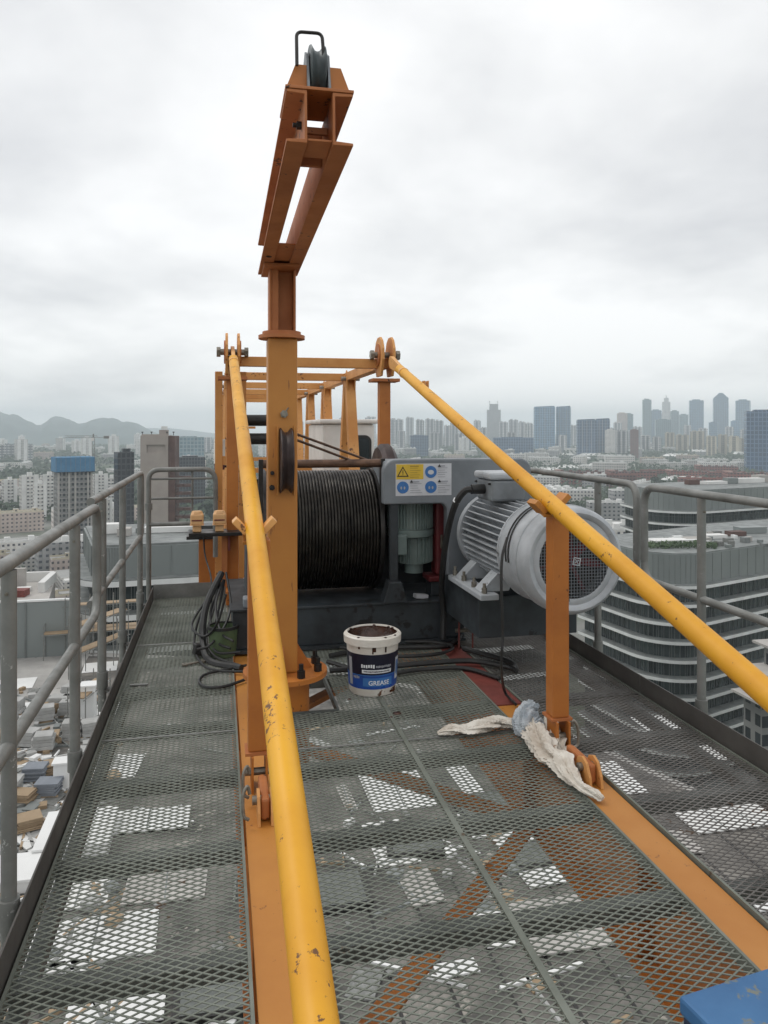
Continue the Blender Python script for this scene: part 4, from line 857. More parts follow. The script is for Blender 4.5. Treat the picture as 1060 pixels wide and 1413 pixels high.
facade('f_cream_recess_shade', (0.28, 0.245, 0.19), (0.10, 0.09, 0.08), 4.0, 6.0, 0.8)  # cream version, recess shade likewise put into the colour
facade('f_pinkish', (0.50, 0.42, 0.38), (0.12, 0.11, 0.12), 3.0, 3.0, 0.85)
facade('f_cream', (0.56, 0.50, 0.38), (0.15, 0.14, 0.13), 3.2, 3.0, 0.9)
facade('f_brick', (0.25, 0.085, 0.062), (0.05, 0.05, 0.055), 4.0, 3.6, 1.0, roof=(0.24, 0.13, 0.10))
facade('f_brick_dark', (0.17, 0.065, 0.050), (0.05, 0.045, 0.045), 4.0, 3.6, 0.9, roof=(0.20, 0.15, 0.13))
facade('f_blue_glass', (0.17, 0.31, 0.44), (0.035, 0.12, 0.24), 7.0, 7.2, 0.9, roof=(0.2, 0.24, 0.27), rough=0.25)
facade('f_deep_blue', (0.085, 0.16, 0.27), (0.02, 0.06, 0.14), 6.0, 7.2, 0.7, roof=(0.12, 0.15, 0.19), rough=0.25)
facade('f_teal_glass', (0.20, 0.29, 0.32), (0.10, 0.20, 0.25), 7.0, 7.2, 0.9, roof=(0.25, 0.28, 0.3), rough=0.25)
facade('f_dark', (0.050, 0.056, 0.066), (0.022, 0.026, 0.034), 2.6, 3.3, 0.40, roof=(0.10, 0.10, 0.10))
facade('f_grid_dark', (0.19, 0.19, 0.185), (0.035, 0.04, 0.05), 2.4, 3.0, 0.55, roof=(0.25, 0.24, 0.23))
facade('f_grey', (0.33, 0.33, 0.33), (0.09, 0.10, 0.12), 3.4, 3.2, 0.9)
M['concrete'] = mat('pale_concrete', (0.44, 0.42, 0.395), (0.33, 0.315, 0.295), 0.25, 0.85, spot=(0.22, 0.20, 0.18), sscale=1.2, sthr=0.70)
M['beige'] = mat('beige_render', (0.36, 0.315, 0.285), (0.31, 0.27, 0.245), 0.15, 0.8)
M['brown_wall'] = mat('brown_cladding', (0.115, 0.062, 0.050), (0.085, 0.047, 0.040), 0.3, 0.7)
M['blue_net'] = mat('blue_safety_net', (0.055, 0.20, 0.36), (0.04, 0.15, 0.28), 0.4, 0.8)
M['white_roof'] = mat('white_roofing', (0.72, 0.72, 0.70), (0.58, 0.575, 0.56), 0.12, 0.7)
M['screen'] = mat('grey_metal_screen', (0.225, 0.245, 0.24), (0.195, 0.215, 0.21), 0.08, 0.45, 0.2, detail=2)
M['fascia'] = mat('white_fascia', (0.74, 0.75, 0.74), (0.60, 0.61, 0.60), 0.3, 0.45)
M['ledge'] = mat('grey_ledge', (0.20, 0.215, 0.21), (0.13, 0.14, 0.137), 0.5, 0.55)
M['curtain'] = mat('curtain_glass', (0.030, 0.042, 0.044), (0.014, 0.020, 0.022), 0.25, 0.15, rvar=0.08)
facade('curtain', (0.10, 0.115, 0.115), (0.050, 0.066, 0.066), 1.5, 3.72, 0.05, roof=(0.1, 0.1, 0.1), var=0.1, rough=0.3, glass2=(0.012, 0.017, 0.019))
M['earth'] = mat('red_earth', (0.26, 0.115, 0.065), (0.17, 0.075, 0.045), 0.05, 0.95)
M['leaf'] = mat('foliage', (0.060, 0.098, 0.038), (0.026, 0.048, 0.020), 0.25, 0.8)
M['leaf_dark'] = mat('dark_foliage', (0.042, 0.070, 0.034), (0.020, 0.036, 0.018), 0.25, 0.8)
M['bark'] = mat('bark', (0.10, 0.075, 0.055), None, 1.0, 0.9)
M['ground'] = mat('city_ground', (0.19, 0.19, 0.175), (0.050, 0.072, 0.036), 0.010, 0.9, c3=(0.085, 0.10, 0.065), lo=0.42, hi=0.64, detail=9)
M['hill'] = mat('wooded_hill', (0.040, 0.072, 0.066), (0.022, 0.044, 0.042), 0.004, 0.95, detail=10)
M['asphalt'] = mat('asphalt', (0.062, 0.062, 0.064), (0.045, 0.045, 0.047), 0.05, 0.9)
M['crane_paint'] = mat('crane_grey', (0.22, 0.21, 0.20), None, 1, 0.6)

# ground
g = MB(); n = 64; g.add([(0, 0, GZ)]+[(9300*math.cos(2*math.pi*k/n), 9300*math.sin(2*math.pi*k/n), GZ) for k in range(n)], [(0, k+1, (k+1) % n+1) for k in range(n)])
struct(g.build('ground', 'ground'))
# hills: ridged terrain far to the left
def hills(pts, D0, D1, seed, name):
    r_ = random.Random(seed); g = MB(); nu, nd = 150, 16; vs = []
    us = [pts[0][0]+(pts[-1][0]-pts[0][0])*i/nu for i in range(nu+1)]
    def top(u):
        for (a, va), (b_, vb) in zip(pts, pts[1:]):
            if a <= u <= b_: t = (u-a)/(b_-a); t = t*t*(3-2*t); return va+(vb-va)*t
        return pts[-1][1]
    for j in range(nd+1):
        t = j/nd; D = D0+(D1-D0)*t; f = math.sin(math.pi*min(1, t*1.0)*0.5)**1.3 if t < 0.75 else math.sin(math.pi*0.375)**1.3*1.0+(1-math.sin(math.pi*0.375)**1.3)*math.sin(math.pi*(t-0.75)*4*0.5) if t < 0.999 else 1
        for i, u in enumerate(us):
            p = W(u, 0, D); hz = (HY-top(u))/F*D1+H
            spur = 1+0.16*math.sin(u*0.10+t*5)*math.sin(t*math.pi)+0.10*math.sin(u*0.23-t*3)*math.sin(t*math.pi)
            vs.append((p.x, p.y, GZ-3+(hz-GZ+3)*f*spur+(r_.uniform(-4, 4) if 0 < j else 0)))
    for i, u in enumerate(us): p = W(u, 0, D1+900); vs.append((p.x, p.y, GZ-3))
    fs = [(j*(nu+1)+i, j*(nu+1)+i+1, (j+1)*(nu+1)+i+1, (j+1)*(nu+1)+i) for j in range(nd+1) for i in range(nu)]
    g.add(vs, fs); o = g.build(name, 'hill', smooth=True); return struct(o)
hills([(-420, 600), (-260, 570), (-120, 562), (-20, 562), (18, 573), (52, 587), (78, 574), (108, 585), (140, 577), (180, 583), (225, 600), (300, 604), (420, 607), (560, 612)], 3300, 4700, 3, 'hills')
hills([(-300, 590), (-100, 584), (60, 596), (150, 590), (230, 591), (330, 601), (480, 600), (640, 606), (900, 600), (1100, 606), (1400, 596)], 6300, 7900, 5, 'far_hills')

# ---- skyline towers
def put(o, u, D, rz=0.0, z=GZ):
    p = W(u, HY, D); o.location = (p.x, p.y, z); o.rotation_euler = (0, 0, -YAW-math.atan2(u-CX, F)+rz)
def tower(u0, u1, vt, D, mt, kind='slab', rz=0.0, label=None, group=None, cat='tower', zb=GZ):
    k = abs(math.cos(rz))+0.7*abs(math.sin(rz))
    w = (u1-u0)/F*D/k; d = w*0.75 if w < 60 else 32; h = H-(vt-HY)/F*D-zb
    g = MB(); q = random.Random(int(u0*13+vt))
    def bx(x0, x1, y0, y1, z0, z1, mi=0): g.cur = mi; g.box((x0, y0, z0), (x1, y1, z1))
    if kind == 'slab':
        bx(-w/2, w/2, 0, d, 0, h*0.975); bx(-w*0.3, w*0.25, d*0.2, d*0.8, h*0.9751, h)
    elif kind == 'fins':      # residential: projecting bays with recesses between
        nb = 3 if w < 26 else (5 if w < 45 else 7); bw = w/nb
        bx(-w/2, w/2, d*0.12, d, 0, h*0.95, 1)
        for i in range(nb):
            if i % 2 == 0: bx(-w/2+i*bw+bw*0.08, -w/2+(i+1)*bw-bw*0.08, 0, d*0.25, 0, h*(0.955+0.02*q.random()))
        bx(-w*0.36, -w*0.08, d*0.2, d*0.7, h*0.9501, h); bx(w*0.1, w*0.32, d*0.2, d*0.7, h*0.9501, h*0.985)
    elif kind == 'glass':
        bx(-w/2, w/2, 0, d, 0, h*0.965); g.cur = 0
        g.prism([(-w/2, h*0.9651), (w/2, h*0.9651), (w/2*0.9, h), (-w/2*0.96, h*0.985)], (0, d*0.12, 0), (1, 0, 0), (0, 0, 1), (0, d*0.76, 0))
        for i in range(1, 4): bx(-w/2+w*i/4-0.5, -w/2+w*i/4+0.5, -0.6, -0.01, 0, h*0.96, 1)
    elif kind == 'setback':
        bx(-w/2, w/2, 0, d, 0, h*0.62); bx(-w*0.36, w*0.36, d*0.1, d*0.9, h*0.6201, h*0.86); bx(-w*0.2, w*0.2, d*0.3, d*0.7, h*0.8601, h*0.94); bx(-w*0.04, w*0.04, d*0.46, d*0.54, h*0.9401, h)
    elif kind == 'point':
        bx(-w/2, w/2, 0, d, 0, h*0.90); g.cur = 0
        g.prism([(-w/2, h*0.9001), (w/2, h*0.9001), (w*0.10, h), (-w*0.10, h)], (0, d*0.0, 0), (1, 0, 0), (0, 0, 1), (0, d, 0))
    elif kind == 'site':
        bx(-w/2, w/2, 0, d, 0, h*0.80); bx(-w*0.32, w*0.32, d*0.1, d*0.9, h*0.8001, h*0.93)
        for x in (-w*0.30, w*0.28):
            bx(x-0.8, x+0.8, d*0.4, d*0.4+1.6, h*0.9301, h, 1); bx(x-9, x+5, d*0.4+0.3, d*0.4+1.3, h*0.975, h*0.975+0.9, 1)
    o = g.build('skyline_tower' if cat == 'tower' else 'building', [mt, {'site': 'crane_paint', 'fins': 'f_cream_recess_shade' if mt == 'f_cream' else 'f_recess_shade'}.get(kind, 'f_grey')]); put(o, (u0+u1)/2, D, rz, zb)
    tag(o, label, cat, group); return o
PALE = ('pale grey apartment tower with projecting bays in the hazy skyline', 'pale skyline towers')
GLS = ('blue-grey glass slab tower in the hazy skyline', 'glass skyline towers')
TEAL = ('pale teal glass tower in the hazy skyline', 'teal skyline towers')
CRM = ('cream apartment tower standing before the tall glass towers', 'cream skyline towers')
for i, (u0, u1, vt, D) in enumerate([(537, 558, 577, 2900), (560, 571, 575, 3300), (573, 585, 578, 2700), (587, 600, 577, 2700), (600, 612, 579, 2700), (613, 622, 586, 2600), (622, 634, 581, 2750), (634, 646, 584, 2600),
        (653, 663, 579, 3000), (688, 701, 581, 2900), (702, 715, 578, 3100), (716, 726, 581, 2900), (726, 737, 583, 2900), (786, 797, 586, 3300), (846, 858, 582, 3000), (404, 418, 580, 2900), (424, 440, 578, 3000), (446, 462, 582, 2800), (468, 480, 576, 3000), (484, 500, 582, 2800), (505, 520, 574, 3000),
        (283, 293, 603, 2300), (294, 304, 606, 2300), (866, 874, 594, 2400), (849, 866, 593, 2000), (640, 652, 592, 2500), (664, 672, 589, 2700), (700, 712, 596, 2300), (745, 756, 598, 2400), (770, 782, 600, 2300), (806, 818, 596, 2600), (842, 850, 590, 2800), (874, 886, 588, 2900), (884, 898, 600, 2200), (899, 912, 602, 2150), (944, 954, 586, 2900), (964, 976, 590, 2700), (1000, 1012, 588, 2900), (1022, 1034, 592, 2700), (592, 606, 596, 2300), (626, 640, 598, 2300), (548, 560, 594, 2400), (1090, 1112, 578, 2800), (1120, 1140, 570, 2900), (1150, 1170, 582, 2800), (-60, -44, 610, 2000), (-90, -72, 606, 2100)]):
    tower(u0, u1, vt, D, 'f_white_tower', 'fins', R(rnd.choice([0, 8, -10, 14])), *PALE)
for (u0, u1, vt, D) in [(0, 6, 613, 1750), (7, 12, 611, 1750), (13, 18, 612, 1750), (19, 25, 611, 1750), (26, 31, 612, 1750), (32, 38, 612, 1750), (39, 45, 612, 1750), (-14, -8, 612, 1750), (-24, -17, 613, 1750)]:
    tower(u0, u1, vt, D, 'f_white_tower', 'fins', 0, 'thin white apartment tower in the close row below the hills', 'white towers below the hills')
for (u0, u1, vt, D) in [(952, 971, 551, 3300), (1015, 1034, 551, 3200), (898, 913, 565, 3400), (1009, 1020, 580, 2900), (978, 990, 582, 2900)]:
    tower(u0, u1, vt, D, 'f_blue_glass', 'slab', R(rnd.choice([5, -8])), *GLS)
for (u0, u1, vt, D) in [(926, 937, 566, 3500), (938, 950, 571, 3300), (905, 926, 578, 2800), (862, 874, 570, 3000)]:
    tower(u0, u1, vt, D, 'f_teal_glass', 'slab', R(6), *TEAL)
for (u0, u1, vt, D) in [(975, 989, 601, 2100), (991, 1004, 599, 2100), (1006, 1020, 601, 2050), (1020, 1032, 604, 2100), (933, 951, 599, 2200), (953, 972, 594, 2200), (1040, 1056, 600, 2100), (918, 931, 596, 2300)]:
    tower(u0, u1, vt, D, 'f_cream', 'fins', R(4), *CRM)
tower(672, 691, 553, 3200, 'f_grey', 'site', 0, 'unfinished skyline tower with two small cranes on top')
tower(737, 767, 560, 2300, 'f_blue_glass', 'glass', R(6), 'wider of the twin blue glass towers with slanted crowns')
tower(767, 787, 560, 2350, 'f_blue_glass', 'glass', R(-6), 'narrower of the twin blue glass towers with slanted crowns')
tower(797, 823, 578, 1900, 'f_deep_blue', 'glass', R(8), 'broad dark blue glass block right of the twin towers')
tower(822, 841, 577, 1950, 'f_deep_blue', 'glass', R(-5), 'narrow dark blue glass block joined to the broad one')
tower(852, 866, 569, 3000, 'f_pinkish', 'slab', R(5), 'brownish slab tower behind the white apartment blocks')
tower(870, 881, 592, 1900, 'f_brick_dark', 'slab', 0, 'dark brown narrow block beside the white apartment blocks')
tower(835, 849, 592, 1900, 'f_white', 'slab', 0, 'white narrow block beside the dark blue glass blocks')
tower(887, 899, 550, 3400, 'f_teal_glass', 'slab', R(4), 'tall plain pale tower left of the stepped spire')
tower(912, 927, 545, 3600, 'f_white_tower', 'setback', 0, 'tall stepped tower with a thin spire in the far skyline')
tower(985, 1005, 542, 3300, 'f_blue_glass', 'point', R(4), 'tallest skyline tower with a pointed top')
tower(1031, 1085, 565, 1250, 'f_deep_blue', 'slab', R(6), 'big dark blue tower standing closer than the skyline')
tower(680, 737, 603, 1900, 'f_deep_blue', 'slab', R(3), 'long low dark blue block below the left of the twin towers')
tower(566, 592, 600, 1900, 'f_deep_blue', 'slab', R(5), 'low blue glass block behind the brake disc')
tower(243, 283, 602, 1500, 'f_teal_glass', 'slab', R(8), 'wide pale blue glass tower behind the beige blank tower')
tower(245, 284, 629, 700, 'f_dark', 'slab', R(6), 'dark flat-topped tower in front of the pale blue glass one')

# ---- feature buildings on the left
def building(name, label, u, D, rz, z=GZ, cat='building', group=None):
    t = thing(name, label, cat, (0, 0, 0), group); p = W(u, HY, D); t.location = (p.x, p.y, z); t.rotation_euler = (0, 0, -YAW-math.atan2(u-CX, F)+rz); return t
def part(t, name, m, boxes, bev=0):
    g = MB()
    for (a, b_) in boxes: g.box(a, b_)
    o = g.build(name, m, None, bev); o.parent = t; return o
S_ = lambda px, D: px/F*D
D = 300.0; t = building('beige_tower', 'beige blank-walled tower with a recessed panel near its top and brown side', 213, D, R(-12)); ht = H-(601-HY)/F*D-GZ
wv = 10.6
part(t, 'wall', 'beige', [((-wv/2, 0.8, 0), (wv/2, 9, ht)), ((-wv/2, 0, 0), (wv/2, 0.799, ht-40)), ((-wv/2, 0, ht-37.5), (-2.9, 0.799, ht)), ((4.2, 0, ht-37.5), (wv/2, 0.799, ht)), ((-2.9, 0, ht-3.6), (4.2, 0.799, ht)), ((-2.9, 0, ht-37.5), (4.2, 0.799, ht-6.8))])
part(t, 'vent_opening', 'black', [((-1.6, 0.4, ht-39.9), (4.2, 0.79, ht-37.6))])
part(t, 'side_wall', 'brown_wall', [((wv/2+0.01, 0.2, 0), (wv/2+2.6, 9.2, ht-0.2))]); part(t, 'pier', 'brown_wall', [((wv/2+0.6, -0.1, 0), (wv/2+1.0, 0.19, ht))])
for x in (-5, -1.5, 4.5, 7): part(t, 'roof_lamp', 'black', [((x-0.12, 2, ht), (x+0.12, 2.2, ht+1.1)), ((x-0.35, 1.9, ht+1.101), (x+0.35, 2.3, ht+1.5))])
part(t, 'roof_parapet', 'beige', [((-wv/2+0.2, 1.0, ht+0.001), (wv/2-0.2, 1.2, ht+0.5))])
part(t, 'roof_hut', 'beige', [((1.0, 4, ht+0.001), (4.2, 7, ht+2.2))]); part(t, 'dish', 'fascia', [((2.0, 3.2, ht+2.3), (4.4, 3.5, ht+3.6))])
for k in range(9):
    for s in range(2): part(t, 'balcony', 'brown_wall', [((wv/2+2.7+s*3, 1.0, ht-14-k*3.1), (wv/2+5.5+s*3, 6.0, ht-13-k*3.1))])
D = 450.0; t = building('blue_netted_tower', 'unfinished tower wrapped in blue netting at its top', 104, D, R(10)); ht = H-(631-HY)/F*D-GZ; wv = S_(45, D)
part(t, 'frame', 'f_grid_dark', [((-wv/2, 0.5, 0), (wv/2, 15, ht-8.6))])
part(t, 'pier', 'concrete', [((-wv/2+a, 0, 0), (-wv/2+a+1.0, 0.49, ht-8.7)) for a in (0.0, wv*0.3, wv*0.48, wv*0.85, wv-1.01)])
for k in range(14): part(t, 'floor_slab', 'concrete', [((-wv/2-0.2, 0.2, ht-12-k*3.0), (wv/2+0.2, 0.48, ht-11.75-k*3.0))])
part(t, 'safety_net', 'blue_net', [((-wv/2-1.3, -1.2, ht-8.4), (wv/2+1.3, 16, ht))]); part(t, 'net_edge', 'f_dark', [((-wv/2-1.4, -1.3, ht-8.8), (wv/2+1.4, 16.1, ht-8.41))])
for k in range(9): part(t, 'net_pole', 'crane_paint', [((-wv/2-1.1+k*(wv+2.2)/8-0.08, -1.3, ht-8.0), (-wv/2-1.1+k*(wv+2.2)/8+0.08, -1.21, ht+0.8))])
D = 430.0; t = building('dark_tower', 'slim dark grey office tower with tight rows of windows', 174, D, R(14)); ht = H-(624-HY)/F*D-GZ; wv = S_(22, D)
part(t, 'wall', 'f_dark', [((-wv/2, 0, 0), (wv/2, 9, ht))]); part(t, 'roof_hut', 'f_dark', [((-1, 2, ht+0.001), (3, 6, ht+2.0))])
for x in (-wv/2+1.2, 0.3, wv/2-1.6): part(t, 'pier', 'f_dark', [((x, -0.35, 0), (x+0.45, -0.01, ht+0.6))])
# far tower crane
D = 520.0; t = building('tower_crane', 'distant grey tower crane above the blue netted tower', 129, D, R(0), cat='crane'); zt_ = H-(604-HY)/F*D-GZ
g = MB()
for x in (-0.8, 0.8):
    for y in (-0.8, 0.8): g.box((x-0.15, y-0.15, 0), (x+0.15, y+0.15, zt_))
for k in range(int(zt_/3)): g.tube((-0.8, -0.8, k*3), (0.8, -0.8, k*3+3), 0.1, 4); g.tube((0.8, 0.8, k*3), (-0.8, 0.8, k*3+3), 0.1, 4)
o = g.build('mast', 'crane_paint'); o.parent = t
g = MB(); g.box((-18, -0.5, zt_), (10, -0.3, zt_+0.25)); g.box((-18, 0.3, zt_), (10, 0.5, zt_+0.25)); g.box((-18, -0.1, zt_+1.3), (2, 0.1, zt_+1.5))
for k in range(10): g.tube((-17+2*k, -0.4, zt_+0.2), (-16+2*k, 0, zt_+1.4), 0.09, 4); g.tube((-16+2*k, 0, zt_+1.4), (-15+2*k, 0.4, zt_+0.2), 0.09, 4)
o = g.build('jib', 'crane_paint'); o.parent = t
part(t, 'counterweight', 'crane_paint', [((6.5, -1, zt_-0.6), (10, 1, zt_+1.2))]); part(t, 'cab', 'cab', [((-1.4, -1.6, zt_-2.2), (0.4, -0.9, zt_-0.1))]); part(t, 'tower_head', 'crane_paint', [((-0.5, -0.4, zt_+0.251), (0.5, 0.4, zt_+2.6))])
# white apartment blocks
def apartments(u, vt, vb_D, wpx, rz, label, grp, mt='f_white', notch=True):
    D = vb_D; t = building('apartment_block', label, u, D, rz, group=grp); h = H-(vt-HY)/F*D-GZ; w = S_(wpx, D)
    part(t, 'wall', mt, [((-w/2, 0.9, 0), (w/2, w*0.9, h))])
    for s in (-1, 1): part(t, 'bay', 'white_roof', [((s*w*0.36-w*0.13, 0, 0), (s*w*0.36+w*0.13, 0.89, h+1.2))])
    part(t, 'stair_tower', 'white_roof', [((-w*0.12, 2, h+0.001), (w*0.14, w*0.5, h+3.0))])
    for k in range(int(h/3)-1): part(t, 'balcony', 'white_roof', [((-w*0.2, 0.1, 2+k*3.0), (w*0.2, 0.88, 2.9+k*3.0))])
    return t
WA = 'white apartment block with stacked balconies and solid end bays between trees'
for (u, vt, D, wp, rz) in [(15, 663, 700, 17, 12), (42, 657, 640, 22, 10), (70, 656, 660, 20, 14), (56, 668, 620, 16, 8), (140, 655, 760, 18, 10), (153, 660, 700, 17, -8), (-14, 660, 680, 20, 10), (-42, 662, 660, 18, 6), (148, 690, 480, 14, 12)]:
    apartments(u, vt, D, wp, R(rz), WA, 'white apartment blocks')

# ---- grey office blocks with ribbon windows and rounded corners
def ribbon(name, label, c, a1, l1, a2, l2, r, ztop, zscr, nfl, fh, zb):
    """c: corner point; a1/a2: compass angles of the two visible faces running away from the corner"""
    c = Vector((c[0], c[1])); d1 = Vector((math.sin(a1), math.cos(a1))); d2 = Vector((math.sin(a2), math.cos(a2)))
    half = math.acos(max(-1, min(1, d1.dot(d2))))/2; bis = (d1+d2).normalized(); cen = c+bis*(r/math.sin(half)); tl = r/math.tan(half)
    t = thing(name, label, 'building', (c.x, c.y, zb))
    def outline(off):        # off > 0: further out
        rr_ = r+off; pts = [c+d1*l1+(-(bis-d1*bis.dot(d1)).normalized())*off]
        n1_ = -(bis-d1*bis.dot(d1)).normalized(); n2_ = -(bis-d2*bis.dot(d2)).normalized()
        p0 = cen+n1_*rr_; p1 = cen+n2_*rr_
        a0 = math.atan2(n1_.y, n1_.x); a1_ = math.atan2(n2_.y, n2_.x); da = (a1_-a0+math.pi) % (2*math.pi)-math.pi
        pts += [cen+Vector((math.cos(a0+da*k/14), math.sin(a0+da*k/14)))*rr_ for k in range(15)]
        pts.append(c+d2*l2+n2_*off); far = c+d1*l1+d2*l2*0.9; pts.append(c+d2*l2+d1*l1*0.6); pts.append(far*0.4+(c+d1*l1+d2*l2*0.5)*0.6)
        return [(p.x, p.y) for p in pts]
    def ring(nm, m, off, z0, z1, par=t):
        g = MB(); g.prism(outline(off), (0, 0, z0), (1, 0, 0), (0, 1, 0), (0, 0, z1-z0)); return g.build(nm, m, par)
    ring('screen_wall', 'screen', 0.0, zscr+0.6, ztop)
    ring('screen_cap', 'ledge', -0.25, ztop+0.001, ztop+0.25)
    vis = outline(0.03)[:-2]
    g = MB()                                  # vertical seams of the screen cladding
    for (ax0, ay0), (bx0, by0) in zip(vis, vis[1:]):
        Ls = math.hypot(bx0-ax0, by0-ay0); k = 0
        for k in range(int(Ls/3.0)+1):
            x, y = ax0+(bx0-ax0)*k*3.0/max(Ls, 3), ay0+(by0-ay0)*k*3.0/max(Ls, 3); g.cbox((x, y, (zscr+ztop)/2+0.3), (0.07, 0.07, ztop-zscr-0.7), math.atan2(by0-ay0, bx0-ax0))
    o = g.build('cladding_seam', 'ledge', t); o['kind'] = 'stuff'
    z = zscr
    for k in range(nfl):
        ring('fascia', 'fascia', 1.65, z+0.0, z+0.62); ring('ledge', 'ledge', 1.60, z+0.621, z+0.75)
        gl = ring('ribbon_window', 'curtain', -0.35, z-fh+0.751, z+0.049)
        g = MB(); vv = outline(-0.30)[:-2]
        for (ax0, ay0), (bx0, by0) in zip(vv, vv[1:]):
            Ls = math.hypot(bx0-ax0, by0-ay0)
            for q in range(max(1, int(Ls/1.5))):
                x, y = ax0+(bx0-ax0)*q*1.5/max(Ls, 1.5), ay0+(by0-ay0)*q*1.5/max(Ls, 1.5); g.cbox((x, y, z-fh/2+0.4), (0.07, 0.10, fh-0.71), math.atan2(by0-ay0, bx0-ax0))
        o = g.build('mullion', 'ledge', gl); o['kind'] = 'stuff'
        z -= fh
    ring('plinth', 'ledge', -0.3, zb, z+0.75)
    return t, outline
ca = W(925, HY, 150)
bA, outA = ribbon('ribbon_office_block', 'grey office block with white ribbon ledges and a rounded corner, crossed by the railing', (ca.x, ca.y), R(-9), 28, R(70), 95, 8.5, -24.0, -30.6, 11, 3.72, GZ)
# roof things of that block
def on_roof(t, name, m, x0, x1, y0, y1, z0, z1): return MB().box((x0, y0, z0), (x1, y1, z1)).build(name, m, t)
rc = W(945, HY, 172)
for (u, D, w_, d_, h_, m_) in ((928, 168, 11, 4, 0.9, 'white_roof'), (960, 170, 6, 3, 1.0, 'concrete'), (985, 176, 5, 3, 0.8, 'white_roof'), (1015, 180, 4, 2.5, 1.0, 'brown_wall'), (1035, 185, 7, 3, 1.4, 'screen')):
    p = W(u, HY, D); on_roof(bA, 'roof_unit', m_, p.x-w_/2, p.x+w_/2, p.y-d_/2, p.y+d_/2, -23.7, -23.7+h_)
ru = random.Random(12)
for q in range(26):
    p = W(ru.uniform(880, 1075), HY, ru.uniform(160, 182)); a_, b_, h_ = ru.uniform(0.5, 2.2), ru.uniform(0.5, 1.6), ru.uniform(0.4, 1.3)
    on_roof(bA, 'roof_vent', ru.choice(['galv', 'fascia', 'screen', 'concrete', 'ledge']), p.x-a_/2, p.x+a_/2, p.y-b_/2, p.y+b_/2, -23.72, -23.72+h_)
def planting(t, u0, u1, D0, D1, z, n, seed):
    q = random.Random(seed); vs, fs = [], []; o_ = wloc(t)
    for _ in range(n):
        p = W(q.uniform(u0, u1), HY, q.uniform(D0, D1)); p.z = z+q.uniform(0.1, 0.9); sz = q.uniform(0.2, 0.45); x = Vector((q.gauss(0, 1), q.gauss(0, 1), q.gauss(0, 1))).normalized(); y = x.orthogonal().normalized(); o = len(vs)
        vs += [tuple(p-o_+x*sz), tuple(p-o_+y*sz*0.7), tuple(p-o_-x*sz), tuple(p-o_-y*sz*0.7)]; fs.append((o, o+1, o+2, o+3))
    me = bpy.data.meshes.new('roof_planting'); me.from_pydata(vs, [], fs); me.materials.append(M['leaf']); ob = bpy.data.objects.new('roof_planting', me); col.objects.link(ob); ob.parent = t; ob['kind'] = 'stuff'
planting(bA, 890, 990, 160, 166, -23.75, 900, 3)
cb2 = W(915, HY, 235)
bB, outB = ribbon('ribbon_office_block', 'further grey office block with a tall screen wall, behind the railing corner', (cb2.x, cb2.y), R(9), 32, R(76), 120, 12, -18.4, -25.4, 10, 3.9, GZ)
for (u, D, w_, d_, h_, m_) in ((985, 268, 8, 4, 1.0, 'white_roof'), (1030, 275, 12, 4, 1.6, 'white_roof'), (955, 266, 4, 3, 1.6, 'brown_wall'), (1008, 270, 4, 3, 2.0, 'screen'), (1050, 280, 5, 4, 2.4, 'concrete')):
    p = W(u, HY, D); on_roof(bB, 'roof_unit', m_, p.x-w_/2, p.x+w_/2, p.y-d_/2, p.y+d_/2, -18.1, -18.1+h_)
cl = W(128, HY, 88)
bC, outC = ribbon('ribbon_office_block', 'grey screen-walled block below the corner gate and the peach sockets', (cl.x, cl.y), R(-12), 20, R(84), 62, 3, -12.3, -16.6, 13, 3.9, GZ)
for (u, D, w_, d_, h_, m_) in ((250, 101, 9, 3, 0.7, 'white_roof'), (290, 99, 4, 3, 1.1, 'iron'), (152, 99, 2.4, 2, 1.2, 'white_roof'), (172, 97, 1.6, 2, 0.9, 'concrete'), (205, 100, 3, 2, 0.6, 'screen')):
    p = W(u, HY, D); on_roof(bC, 'roof_unit', m_, p.x-w_/2, p.x+w_/2, p.y-d_/2, p.y+d_/2, -12.0, -12.0+h_)

# terrace under construction beside the ribbon block
tp = W(1062, HY, 122); tz = -34.5
te = thing('terrace_block', 'unfinished concrete terrace with white sacks beside the ribbon block', 'building', (tp.x+10, tp.y+10, GZ))
for k in range(3):
    MB().box((tp.x-1+2.0*k, tp.y+1.5*k, tz-4.0*(2-k)-0.4), (tp.x+30, tp.y+8, tz-4.0*(2-k))).build('terrace_slab', 'concrete', te)
    MB().box((tp.x+1+2.0*k, tp.y+3+1.5*k, (GZ if k == 0 else tz-4.0*(2-k)-4.0)), (tp.x+29, tp.y+7.5, tz-4.0*(2-k)-0.401)).build('inner_wall', 'f_grid_dark', te)
    for q in range(7): MB().box((tp.x-0.9+2.0*k+q*2.2, tp.y+1.5*k, tz-4.0*(2-k)+0.001), (tp.x-0.82+2.0*k+q*2.2, tp.y+0.08+1.5*k, tz-4.0*(2-k)+1.1)).build('guard_post', 'galv', te)
    for zz in (0.55, 1.05): MB().box((tp.x-0.9+2.0*k, tp.y+0.02+1.5*k, tz-4.0*(2-k)+zz), (tp.x+14+2.0*k, tp.y+0.06+1.5*k, tz-4.0*(2-k)+zz+0.05)).build('guard_rail', 'galv', te)
tr2 = random.Random(4)
for q in range(14):
    x, y = tp.x+4.2+tr2.uniform(0, 9), tp.y+3.6+tr2.uniform(0, 3); sz = tr2.uniform(0.7, 1.1)
    o = MB().lathe([(0.01, 0), (sz*0.5, 0.02), (sz*0.56, sz*0.4), (sz*0.5, sz*0.75), (sz*0.2, sz*0.85), (0.01, sz*0.86)], (x, y, tz), 'Z', 9).build('bulk_sack', 'rag', None, smooth=True, loc=(x, y, tz)); tag(o, 'white bulk sack on the unfinished concrete terrace', 'sack', 'sacks on the terrace')

